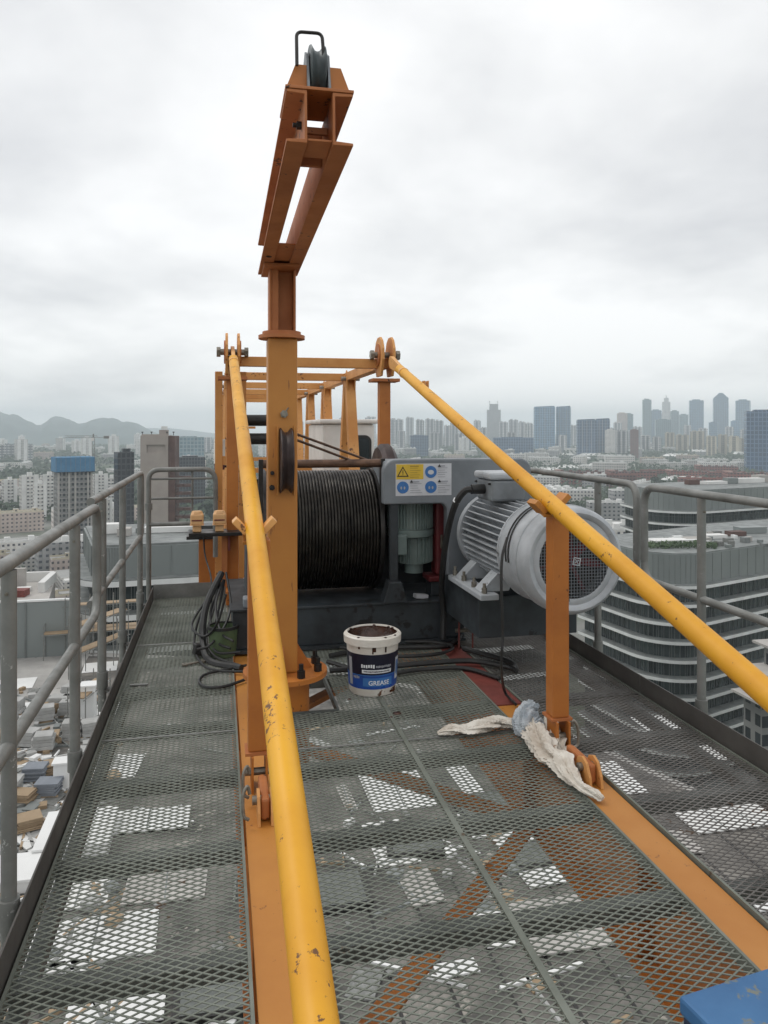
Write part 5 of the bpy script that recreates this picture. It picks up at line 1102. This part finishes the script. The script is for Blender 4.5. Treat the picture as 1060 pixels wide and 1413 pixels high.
# ---- low-rise city: a few kinds, copied one by one
def lowrise(kind, mt, w, d, h, label, grp, seed):
    g = MB(); q = random.Random(seed)
    def bx(x0, x1, y0, y1, z0, z1, mi=0): g.cur = mi; g.box((x0, y0, z0), (x1, y1, z1))
    if kind == 'slab':
        bx(-w/2, w/2, 0, d, 0, h); bx(-w/2, w/2, 0, 0.3, h+0.001, h+1.0, 1); bx(-w/2, w/2, d-0.3, d, h+0.001, h+1.0, 1)
        for s in (-0.3, 0.0, 0.32): bx(w*s, w*s+3.5, d*0.3, d*0.3+4, h+0.002, h+2.8, 1)
        for k in range(int(w/9)): bx(-w/2+2+k*9, -w/2+5+k*9, -0.8, -0.01, 0, h*0.96)
    elif kind == 'shed':
        bx(-w/2, w/2, 0, d, 0, h); g.cur = 1
        g.prism([(-w/2-0.6, h+0.01), (w/2+0.6, h+0.01), (0, h+w*0.10)], (0, -0.6, 0), (1, 0, 0), (0, 0, 1), (0, d+1.2, 0))
        for k in range(4): bx(-w*0.18, w*0.18, d*(0.12+0.22*k), d*(0.2+0.22*k), h+w*0.08, h+w*0.10+1.2, 1)
    elif kind == 'court':
        bx(-w/2, w/2, 0, d*0.25, 0, h); bx(-w/2, -w/2+d*0.25, d*0.2501, d, 0, h*1.12); bx(w/2-d*0.25, w/2, d*0.2501, d, 0, h*0.9); bx(-w/2+1, w/2-1, 1, d*0.2, h+0.01, h+1.4, 1)
        for k in range(5): bx(-w*0.4+k*w*0.18, -w*0.4+k*w*0.18+4, 2, 5, h+1.401, h+3.2, 1)
    elif kind == 'point':
        bx(-w/2, w/2, 0.8, d, 0, h); bx(-w*0.42, -w*0.12, 0, 0.79, 0, h*0.98, 1); bx(w*0.12, w*0.42, 0, 0.79, 0, h*0.98, 1); bx(-w*0.2, w*0.2, d*0.3, d*0.7, h+0.001, h+3.5, 1)
    roof = {'f_brick': 'f_brick_dark', 'f_brick_dark': 'f_brick', 'f_pinkish': 'f_cream'}.get(mt, 'white_roof')
    me = g.build('low_building', [mt, roof]); o = me.data; bpy.data.objects.remove(me); return (o, label, grp)
LOW = {
 'wslab': lowrise('slab', 'f_white', 46, 14, 18, 'long white mid-rise block with window rows and roof huts among the low city', 'white mid-rise blocks', 1),
 'wshort': lowrise('slab', 'f_grey', 26, 14, 21, 'short grey mid-rise block with parapet in the low city', 'grey mid-rise blocks', 2),
 'shed': lowrise('shed', 'f_grey', 34, 46, 8, 'low factory shed with a pale pitched roof and skylights', 'pale-roofed sheds', 3),
 'brick': lowrise('court', 'f_brick', 60, 42, 16, 'red-brick courtyard building of the low red campus', 'red-brick courtyard buildings', 4),
 'brick2': lowrise('slab', 'f_brick_dark', 50, 16, 17, 'long dark red-brick block of the low red campus', 'dark red-brick blocks', 5),
 'pink': lowrise('slab', 'f_pinkish', 40, 12, 15, 'pinkish housing block with pale roof huts', 'pinkish housing blocks', 6),
 'point': lowrise('point', 'f_white', 20, 18, 42, 'pale stubby residential tower rising from the low city', 'stubby pale towers', 7),
 'court': lowrise('court', 'f_white', 54, 40, 14, 'white courtyard building with rooftop units', 'white courtyard buildings', 8),
}
cityr = random.Random(42); taken = []
def place(kind, u, D, rz, s=1.0):
    me, lab, grp = LOW[kind]; o = bpy.data.objects.new('low_building', me); col.objects.link(o); put(o, u, D, rz); o.scale = (s, s, s*cityr.uniform(0.85, 1.15)); tag(o, lab, 'building', grp)
    p = o.location; taken.append((p.x, p.y, 34*s))
def free(u, D, r):
    p = W(u, HY, D); return all((p.x-a)**2+(p.y-b)**2 > (r+c)**2*0.72 for a, b, c in taken)
for (u, D, r) in ((213, 300, 22), (104, 450, 26), (174, 430, 16), (264, 700, 40), (15, 700, 20), (42, 640, 22), (70, 660, 20), (56, 620, 18), (140, 760, 18), (153, 700, 18), (-14, 680, 20), (-42, 660, 18), (148, 480, 16), (1058, 1250, 50), (925, 200, 80), (1000, 300, 90), (60, 130, 60), (260, 130, 60)):
    p = W(u, HY, D); taken.append((p.x, p.y, r))
# the red campus and the white houses right of centre
for (k, u, D, rz) in (('brick', 875, 1020, 12), ('brick2', 910, 1100, 8), ('brick', 955, 1060, 10), ('brick2', 1005, 1030, 8), ('brick', 1040, 980, 12), ('brick2', 850, 940, 12), ('brick', 800, 1000, 5), ('brick2', 1075, 1010, 8), ('brick', 990, 1180, 6),
        ('wslab', 930, 1330, 10), ('wslab', 960, 1400, 8), ('court', 985, 1500, 5), ('wslab', 905, 1450, 10), ('wslab', 1030, 1420, 4), ('wshort', 868, 660, 22), ('shed', 790, 840, 70), ('shed', 830, 820, 75), ('shed', 770, 1250, 70), ('shed', 810, 1300, 78), ('shed', 850, 1350, 70), ('shed', 765, 640, 72), ('shed', 800, 610, 75), ('court', 820, 480, 10), ('wslab', 850, 430, 14),
        ('pink', 20, 560, 8), ('pink', 58, 570, 8), ('pink', 90, 590, 8), ('pink', -15, 560, 8), ('wslab', 20, 760, 5)):
    if free(u, D, 18): place(k, u, D, R(rz))
for (k, u, D, rz, s_) in (('court', 15, 255, 8, 0.6), ('wshort', 70, 262, 12, 0.8), ('pink', 108, 300, 8, 0.8), ('court', 150, 345, 10, 0.7), ('wslab', -45, 300, 8, 0.7), ('shed', 60, 345, 75, 0.7), ('wshort', 185, 360, 10, 0.8), ('court', 240, 380, 10, 0.8),
        ('shed', 760, 330, 72, 0.7), ('wslab', 815, 350, 10, 0.8), ('court', 860, 330, 10, 0.6), ('shed', 720, 400, 70, 0.8), ('pink', 690, 330, 8, 0.8)):
    if free(u, D, 10): place(k, u, D, R(rz), s_)
for (k, u, D, rz, s_) in (('wshort', 88, 385, 10, 0.9), ('pink', 121, 372, 8, 0.8), ('court', 56, 398, 8, 0.7), ('wshort', 146, 392, 12, 0.9), ('wslab', 8, 404, 8, 0.8), ('pink', -30, 380, 8, 0.8)): place(k, u, D, R(rz), s_)
for ring_ in range(26):
    D0 = 360*1.088**ring_
    if D0 > 2900: break
    stp = 62/D0*F
    u = -140+cityr.uniform(0, stp)
    while u < 1210:
        D = D0*cityr.uniform(0.96, 1.04); uu = u+cityr.uniform(-0.2, 0.2)*stp
        pr = 0.62 if D0 > 520 else 0.45
        if cityr.random() < pr and free(uu, D, 30):
            if uu > 700: k = cityr.choice(['wslab', 'shed', 'shed', 'court', 'wshort', 'brick2' if D < 1300 else 'wslab', 'pink'])
            elif uu < 330: k = cityr.choice(['wslab', 'point' if D > 1400 else 'wshort', 'wshort', 'court', 'pink', 'point' if D > 1600 else 'pink'])
            else: k = cityr.choice(['wslab', 'court', 'shed', 'wshort', 'point' if D > 1700 else 'pink'])
            s = 1.0 if D < 900 else 1.0+0.2*cityr.random()
            place(k, uu, D, R(cityr.choice([8, 12, -6, 70, 78])), s)
        u += stp*(1.0 if D < 1500 else 1.35)
# red excavation with brown beams, left
ep = W(20, HY, 500); g = MB(); g.add([(ep.x-50, ep.y-30, GZ+0.25), (ep.x+38, ep.y-34, GZ+0.25), (ep.x+46, ep.y+22, GZ+0.25), (ep.x-44, ep.y+26, GZ+0.25)], [(0, 1, 2, 3)]); struct(g.build('excavation', 'earth'))
for k in range(4):
    p = ep+Vector((-24+15*k, -8, 0)); o = MB().cbox((p.x, p.y, GZ+2.2), (1.4, 38, 1.6), R(-18)).build('shoring_beam', 'earth', None, loc=(p.x, p.y, GZ)); tag(o, 'brown shoring beam across the red excavation', 'beam', 'shoring beams')
    for s in (-12, 12): MB().box((p.x-0.6, p.y+s-0.6, GZ+0.26), (p.x+0.6, p.y+s+0.6, GZ+1.38)).build('stub_post', 'earth', o)
# roads
for (u0, D0_, u1, D1_, w_) in ((700, 330, 780, 1700, 16), (330, 330, 120, 1500, 16), (-100, 900, 1200, 900, 14)):
    a, b_ = W(u0, HY, D0_), W(u1, HY, D1_); a.z = b_.z = GZ+0.15; d = (b_-a).normalized(); s = Vector((-d.y, d.x, 0))*w_/2
    g = MB(); g.add([a-s, b_-s, b_+s, a+s], [(0, 1, 2, 3)]); struct(g.build('street', 'asphalt'))

# ---- trees: three kinds copied singly, and the far-off wood as one mass
def tree_meshes(seed, h, r, mt):
    q = random.Random(seed); g = MB(); g.tube((0, 0, 0), (0.2, 0, h*0.5), 0.28, 7, 0.16)
    limbs = []
    for k in range(6):
        a = q.uniform(0, 6.28); e_ = Vector((math.cos(a)*r*0.55, math.sin(a)*r*0.55, h*q.uniform(0.55, 0.8))); g.tube((0.1, 0, h*q.uniform(0.25, 0.45)), e_, 0.12, 5, 0.05); limbs.append(e_)
    tr_ = g.build('trunk', 'bark'); tm = tr_.data; bpy.data.objects.remove(tr_)
    vs, fs = [], []
    cl_ = [l+Vector((0, 0, 0.3)) for l in limbs]+[Vector((q.uniform(-.4, .4)*r, q.uniform(-.4, .4)*r, h*q.uniform(0.62, 0.92))) for _ in range(7)]
    for c in cl_:
        rc_ = r*q.uniform(0.32, 0.5)
        for k in range(46):
            d = Vector((q.gauss(0, 1), q.gauss(0, 1), q.gauss(0, 0.8))).normalized()*rc_*q.uniform(0.55, 1.05); p = c+d; s = q.uniform(0.35, 0.75)
            x = Vector((q.gauss(0, 1), q.gauss(0, 1), q.gauss(0, 1))).normalized(); y = x.orthogonal().normalized(); o = len(vs)
            vs += [tuple(p+x*s), tuple(p+y*s*0.7), tuple(p-x*s), tuple(p-y*s*0.7)]; fs.append((o, o+1, o+2, o+3))
    me = bpy.data.meshes.new('crown'); me.from_pydata(vs, [], fs); me.materials.append(M[mt]); return tm, me
TREES = [(tree_meshes(1, 9, 4.2, 'leaf'), 'mid-green round-headed tree between the city buildings', 'mid-green city trees'), (tree_meshes(2, 12, 4.6, 'leaf_dark'), 'dark green tall tree between the city buildings', 'dark green city trees'), (tree_meshes(3, 7, 4.4, 'leaf'), 'low spreading green tree between the city buildings', 'low spreading city trees')]
nt_ = 0; tries = 0
while nt_ < 270 and tries < 6000:
    tries += 1; D = 340*(3.0**cityr.random()); u = cityr.uniform(-120, 1190)
    p = W(u, HY, D)
    if any((p.x-a)**2+(p.y-b)**2 < (c*0.62)**2 for a, b, c in taken): continue
    (tm, cm), lab, grp = TREES[nt_ % 3]; t = thing('city_tree', lab, 'tree', (p.x, p.y, GZ), grp); s = cityr.uniform(0.9, 1.5); t.scale = (s, s, s); t.rotation_euler = (0, 0, cityr.uniform(0, 6.28))
    for nm, me in (('trunk', tm), ('crown', cm)): o = bpy.data.objects.new(nm, me); col.objects.link(o); o.parent = t
    nt_ += 1
vs, fs = [], []
for k in range(1900):
    D = 620*(4.6**cityr.random()); u = cityr.uniform(-140, 1200); c = W(u, HY, D)
    if any((c.x-a)**2+(c.y-b)**2 < (d_*0.55)**2 for a, b, d_ in taken): continue
    ext = cityr.uniform(8, 26)
    for q in range(int(ext*2.2)):
        p = Vector((c.x+cityr.gauss(0, ext*0.6), c.y+cityr.gauss(0, ext*0.6), GZ+cityr.uniform(1, 10+c.length*0.002))); s = cityr.uniform(1.2, 2.2)*(0.75+c.length/1500)
        x = Vector((cityr.gauss(0, 1), cityr.gauss(0, 1), cityr.gauss(0, 0.6))).normalized(); y = x.orthogonal().normalized(); o = len(vs)
        vs += [tuple(p+x*s), tuple(p+y*s*0.8), tuple(p-x*s), tuple(p-y*s*0.8)]; fs.append((o, o+1, o+2, o+3))
me = bpy.data.meshes.new('woodland'); me.from_pydata(vs, [], fs); me.materials.append(M['leaf_dark']); o = bpy.data.objects.new('woodland', me); col.objects.link(o)
tag(o, 'dark green far-off woods between the distant low buildings', 'woodland', None, 'stuff')

# ================================================================== THE BUILDING SITE BELOW THE CRANE
SZ = -13.5
M['slab'] = mat('site_slab', (0.40, 0.39, 0.37), (0.27, 0.262, 0.25), 0.35, 0.9, spot=(0.16, 0.15, 0.14), sscale=1.3, sthr=0.66)
M['slab_overlay'] = mat('dark_slab_overlay', (0.20, 0.185, 0.165), (0.048, 0.046, 0.043), 0.55, 0.8, spot=(0.27, 0.25, 0.22), sscale=2.0, sthr=0.66, lo=0.38, hi=0.66)
M['plywood'] = mat('plywood', (0.34, 0.25, 0.16), (0.25, 0.18, 0.11), 0.8, 0.8)
M['board_blue'] = mat('blue_grey_boards', (0.22, 0.24, 0.27), (0.15, 0.165, 0.19), 0.8, 0.7)
M['foil'] = mat('white_membrane', (0.74, 0.74, 0.73), (0.62, 0.62, 0.61), 0.3, 0.6, bump=0.3, bscale=1.5)
M['block'] = mat('grey_blocks', (0.40, 0.40, 0.39), (0.30, 0.30, 0.29), 1.5, 0.9)
sb2 = thing('podium_roof', 'pale concrete podium roof strewn with building materials below the crane', 'building', (0, 20, GZ))
MB().prism([(-46, -14), (19, -14), (22, 22), (15, 40), (4, 50), (-9, 54.6), (-46, 54.6)], (0, 0, SZ-0.5), (1, 0, 0), (0, 1, 0), (0, 0, 0.5)).build('roof_slab', 'slab', sb2)
MB().prism([(-45, -13), (18, -13), (21, 21.5), (14.4, 39.4), (3.6, 49.3), (-9.2, 53.8), (-45, 53.8)], (0, 0, SZ-4.3), (1, 0, 0), (0, 1, 0), (0, 0, 3.79)).build('glazing', 'curtain', sb2)
for k in range(14):
    z = SZ-4.3-0.5-4.2*k
    MB().prism([(-46, -14), (19, -14), (22, 22), (15, 40), (4, 50), (-9, 54.6), (-46, 54.6)], (0, 0, z), (1, 0, 0), (0, 1, 0), (0, 0, 0.499)).build('floor_edge', 'fascia', sb2)
    MB().prism([(-45, -13), (18, -13), (21, 21.5), (14.4, 39.4), (3.6, 49.3), (-9.2, 53.8), (-45, 53.8)], (0, 0, z-3.699), (1, 0, 0), (0, 1, 0), (0, 0, 3.698)).build('glazing', 'curtain', sb2)
# parapet panels along the far edge
w1 = thing('parapet_wall', 'grey sheet parapet wall at the far edge of the podium roof', 'wall', (-22, 49.6, SZ))
for k in range(11):
    x = -46+3.36*k
    MB().box((x+0.02, 54.0, SZ), (x+3.34, 54.14, SZ+3.6)).build('panel', 'screen', w1)
    MB().box((x-0.03, 53.9, SZ), (x+0.05, 53.999, SZ+3.66)).build('panel_post', 'ledge', w1)
MB().box((-46, 53.93, SZ+3.661), (-9, 54.2, SZ+3.76)).build('coping', 'fascia', w1)
# the lower roof beyond the parapet
lr = thing('lower_roof', 'lower pale roof crowded with white units beyond the sheet parapet', 'building', (-40, 75, GZ))
MB().prism([(-78, 57), (-13.5, 57), (-19, 97), (-78, 97)], (0, 0, GZ), (1, 0, 0), (0, 1, 0), (0, 0, -16.5-GZ)).build('block', 'concrete', lr)
for x0, y0, x1, y1 in ((-78, 96.5, -19, 97), (-19.4, 90, -18.7, 96.4)): MB().box((x0, y0, -16.499), (x1, y1, -15.4)).build('parapet', 'white_roof', lr)
lrr = random.Random(9)
for k in range(46):
    u, v = lrr.uniform(-60, 118), lrr.uniform(786, 838); p = WZ(u, v, -16.5); w_, d_, h_ = lrr.uniform(0.6, 3.2), lrr.uniform(0.6, 3.0), lrr.choice([0.4, 0.7, 1.0, 1.6, 2.2])
    if p.x > -20 or p.y > 95: continue
    MB().cbox((p.x, p.y, -16.48+h_/2), (w_, d_, h_), R(lrr.choice([0, 5, -8]))).build('roof_unit', lrr.choice(['white_roof', 'white_roof', 'concrete', 'foil' if 'foil' in M else 'white_roof', 'beige', 'rust_red', 'plywood']), lr)
siter = random.Random(5)
# dark overlay added to darken the slab seen through the grating
MB().prism([(-6.5, -4), (18.6, -4), (21.4, 22), (15, 39), (4, 49.2), (-8.4, 53.5), (-8.4, 44), (-6.5, 30)], (0, 0, SZ+0.004), (1, 0, 0), (0, 1, 0), (0, 0, 0.01)).build('overlay', 'slab_overlay', sb2)
for k in range(18):
    x = -6+1.5*k; MB().box((x, -3.5, SZ+0.016), (x+0.10, 21+0.5*min(k, 8), SZ+0.03)).build('lap_joint', 'iron', sb2)
# white panels and membranes, laid out flat
rects = [(503, 1062, 588, 1120), (625, 1052, 652, 1100), (510, 1135, 566, 1198), (556, 1204, 604, 1252), (640, 1122, 692, 1158), (692, 1132, 768, 1228), (662, 1262, 702, 1312), (716, 1240, 850, 1318), (494, 1292, 524, 1330),
         (48, 1268, 214, 1330), (74, 1196, 150, 1256), (176, 1196, 284, 1246), (96, 1368, 226, 1420), (836, 1052, 872, 1100), (930, 1100, 1060, 1150), (900, 1150, 960, 1185), (1036, 1236, 1080, 1262), (150, 1120, 260, 1150), (60, 1330, 120, 1352), (470, 1085, 486, 1120), (600, 1330, 660, 1350), (880, 990, 930, 1010), (960, 1030, 1010, 1052)]
for k, (u0, v0, u1, v1) in enumerate(rects):
    q = [WZ(u, v, SZ) for u, v in ((u0, v1), (u1, v1), (u1, v0), (u0, v0))]
    c = sum(q, Vector())/4; w_ = ((q[1]-q[0]).length+(q[2]-q[3]).length)/2; d_ = abs((q[3]+q[2]-q[0]-q[1]).y)/2
    t = MB().cbox((c.x, c.y, SZ+0.06+0.006*(k % 9)), (w_, d_, 0.05), R(siter.uniform(-4, 4))).build('membrane_sheet', ['foil', 'foil', 'white_roof', 'concrete'][k % 4], None, loc=(c.x, c.y, SZ)); tag(t, 'pale panel lying flat on the dark waterproofing under the crane', 'panel', 'pale panels under the crane')
    for n_ in range(1, max(2, int(w_/1.2))): MB().cbox((c.x-w_/2+w_*n_/max(2, int(w_/1.2)), c.y, SZ+0.088+0.006*(k % 9)), (0.05, d_*0.96, 0.012), 0).build('panel_joint', 'ledge', t)
for k in range(15):
    u = siter.uniform(-60, 150); v = siter.uniform(900, 1130); p = WZ(u, v, SZ)
    w_, d_ = siter.uniform(1.2, 3.6), siter.uniform(1.0, 2.6); rz = R(siter.choice([0, 4, -7, 12, 88]))
    o = MB().cbox((p.x, p.y, SZ+0.015+0.006*(k % 9)), (w_, d_, 0.02), rz).build('membrane_sheet', 'foil', None, loc=(p.x, p.y, SZ)); tag(o, 'white membrane sheet lying on the pale slab beside the stacked blocks', 'sheet', 'white sheets on the podium roof')
def stack(p, kind):
    if kind == 'boards': t = thing('board_stack', 'stack of blue-grey boards on the podium roof', 'board stack', p, 'board stacks'); m_, n_, th = 'board_blue', 7, 0.075
    elif kind == 'blocks': t = thing('block_pallet', 'pallet of pale grey blocks on the podium roof', 'pallet', p, 'block pallets'); m_, n_, th = 'block', 4, 0.17
    else: t = thing('plywood_stack', 'stack of brown plywood sheets on the podium roof', 'plywood stack', p, 'plywood stacks'); m_, n_, th = 'plywood', 7, 0.06
    rz = R(siter.uniform(-25, 25)); 
    for q in range(2): MB().cbox((p[0], p[1]+(q-0.5)*0.5, p[2]+0.06), (0.85, 0.1, 0.11), rz).build('bearer', 'plywood', t)
    for q in range(n_):
        MB().cbox((p[0]+siter.uniform(-.04, .04), p[1]+siter.uniform(-.04, .04), p[2]+0.12+th*(q+0.5)), (siter.uniform(0.78, 0.98), siter.uniform(0.68, 0.80), th-0.012), rz+R(siter.uniform(-2, 2))).build({'boards': 'board', 'blocks': 'block_layer', 'ply': 'plywood_sheet'}[kind], m_, t)
spots = [(48, 1077, 'boards'), (62, 995, 'blocks'), (40, 1030, 'blocks'), (60, 1035, 'blocks'), (30, 1110, 'ply'), (75, 960, 'boards'), (20, 985, 'blocks'), (95, 925, 'ply'), (40, 945, 'blocks'), (40, 1145, 'ply'), (100, 965, 'blocks')]
for _ in range(20): spots.append((siter.uniform(-40, 130), siter.uniform(905, 1150), siter.choice(['boards', 'blocks', 'ply', 'blocks'])))
for (u, v, k) in spots:
    p = WZ(u, v, SZ)
    if p.x < 14 and p.y < 46: stack((p.x, p.y, SZ), k)
# uncountable rubbish on the slab
dr_ = random.Random(77); g = MB()
for _ in range(1500):
    u, v = dr_.choice([dr_.uniform(-60, 160), dr_.uniform(-60, 1060)]), dr_.choice([dr_.uniform(895, 1250), dr_.uniform(1000, 1430)]); p = WZ(u, v, SZ)
    if p.x > 13 or p.y > 48 or (p.x > -6.5 and dr_.random() < 0.72): continue
    k = dr_.random(); rz = R(dr_.uniform(0, 180)); g.cur = dr_.randrange(5)
    if k < 0.45: g.cbox((p.x, p.y, SZ+0.06), (dr_.uniform(0.8, 3.0), dr_.uniform(0.05, 0.12), 0.09), rz)
    elif k < 0.8: sz = dr_.uniform(0.15, 0.5); g.cbox((p.x, p.y, SZ+sz*0.25), (sz, sz*dr_.uniform(0.5, 1.2), sz*0.5), rz)
    else: g.cbox((p.x, p.y, SZ+0.05), (dr_.uniform(0.6, 1.6), dr_.uniform(0.5, 1.0), 0.05), rz, R(dr_.uniform(-3, 3)))
o = g.build('site_debris', ['galv', 'plywood', 'foil', 'block', 'ledge']); tag(o, 'loose timber, pipes and rubbish strewn over the podium roof', 'debris', None, 'stuff')
# scaffold frames
def scaffold(p, nx, nz, rz, label):
    t = thing('scaffold', label, 'scaffold', p, 'pipe scaffolds'); mt = Matrix.Translation(p) @ Matrix.Rotation(rz, 4, 'Z')
    for i in range(nx+1):
        for j in (0, 1): MB().tube(mt @ Vector((i*1.5, j*0.9, 0)), mt @ Vector((i*1.5, j*0.9, nz*1.6+0.6)), 0.03, 6).build('standard', 'galv', t)
    for k in range(1, nz+1):
        for j in (0, 1): MB().tube(mt @ Vector((-0.2, j*0.9, k*1.6)), mt @ Vector((nx*1.5+0.2, j*0.9, k*1.6)), 0.028, 6).build('ledger', 'galv', t)
        MB().box((0, 0.08, k*1.6+0.03), (nx*1.5, 0.82, k*1.6+0.08), mt).build('plank', 'plywood', t)
for (u, v, nx, nz, rz) in ((112, 940, 3, 2, 60), (60, 912, 4, 1, 5), (10, 905, 4, 1, 3), (118, 1010, 2, 1, 75), (90, 905, 3, 2, 6)):
    p = WZ(u, v, SZ); scaffold(Vector((p.x, p.y, SZ)), nx, nz, R(rz), 'grey pipe scaffold standing on the podium roof near the sheet parapet')
# kiosk-like white hoist room and dark openings
for (u, v, w_, d_, h_, lab) in ((98, 1190, 2.4, 2.6, 0.5, 'widest low white upstand on the podium roof below the outer railing'), (20, 1235, 1.8, 1.6, 0.4, 'low square white upstand on the podium roof near the plywood'), (121, 1000, 0.7, 0.7, 1.9, 'tall slim white pier on the podium roof by the scaffold'), (84, 1092, 0.6, 0.6, 1.1, 'short white pier on the podium roof beside the blue-grey boards')):
    p = WZ(u, v, SZ); o = MB().box((p.x-w_/2, p.y, SZ), (p.x+w_/2, p.y+d_, SZ+h_)).build('concrete_upstand', 'foil', None, 0.03, loc=(p.x, p.y, SZ)); tag(o, lab, 'upstand')
    MB().box((p.x-w_/2-0.06, p.y-0.06, SZ+h_+0.002), (p.x+w_/2+0.06, p.y+d_+0.06, SZ+h_+0.08)).build('cap', 'foil', o)
for k in range(5):
    u = siter.uniform(330, 1050); v = siter.uniform(1090, 1430); p = WZ(u, v, SZ); w_, d_ = siter.uniform(1.2, 4), siter.uniform(0.8, 2.4)
    if p.x > 13: continue
    o = MB().cbox((p.x, p.y, SZ+0.12), (w_, d_, 0.22), R(siter.choice([0, 6, -9]))).build('roof_hatch', 'iron', None, loc=(p.x, p.y, SZ)); tag(o, 'dark low hatch on the podium roof under the crane', 'hatch', 'dark roof hatches')
    MB().cbox((p.x, p.y, SZ+0.245), (w_*0.9, d_*0.86, 0.02), R(0)).build('lid', 'bearer', o)

# ------------------------------------------------------------------ haze
hz = MB(); hz.box((-9600, -9600, GZ-1.5), (9600, 9600, 178)); ho = hz.build('haze', [], None)
hm = bpy.data.materials.new('haze_air'); hm.use_nodes = True; nt = hm.node_tree; nt.nodes.clear()
ov = N(nt, 'ShaderNodeOutputMaterial'); pv = N(nt, 'ShaderNodeVolumePrincipled'); pv.inputs['Density'].default_value = 0.00021; pv.inputs['Color'].default_value = (0.86, 0.945, 1.0, 1); pv.inputs['Anisotropy'].default_value = 0.1
L(nt, pv.outputs[0], ov.inputs['Volume']); ho.data.materials.append(hm); tag(ho, 'thin grey-blue city haze filling the air', 'haze', None, 'stuff')
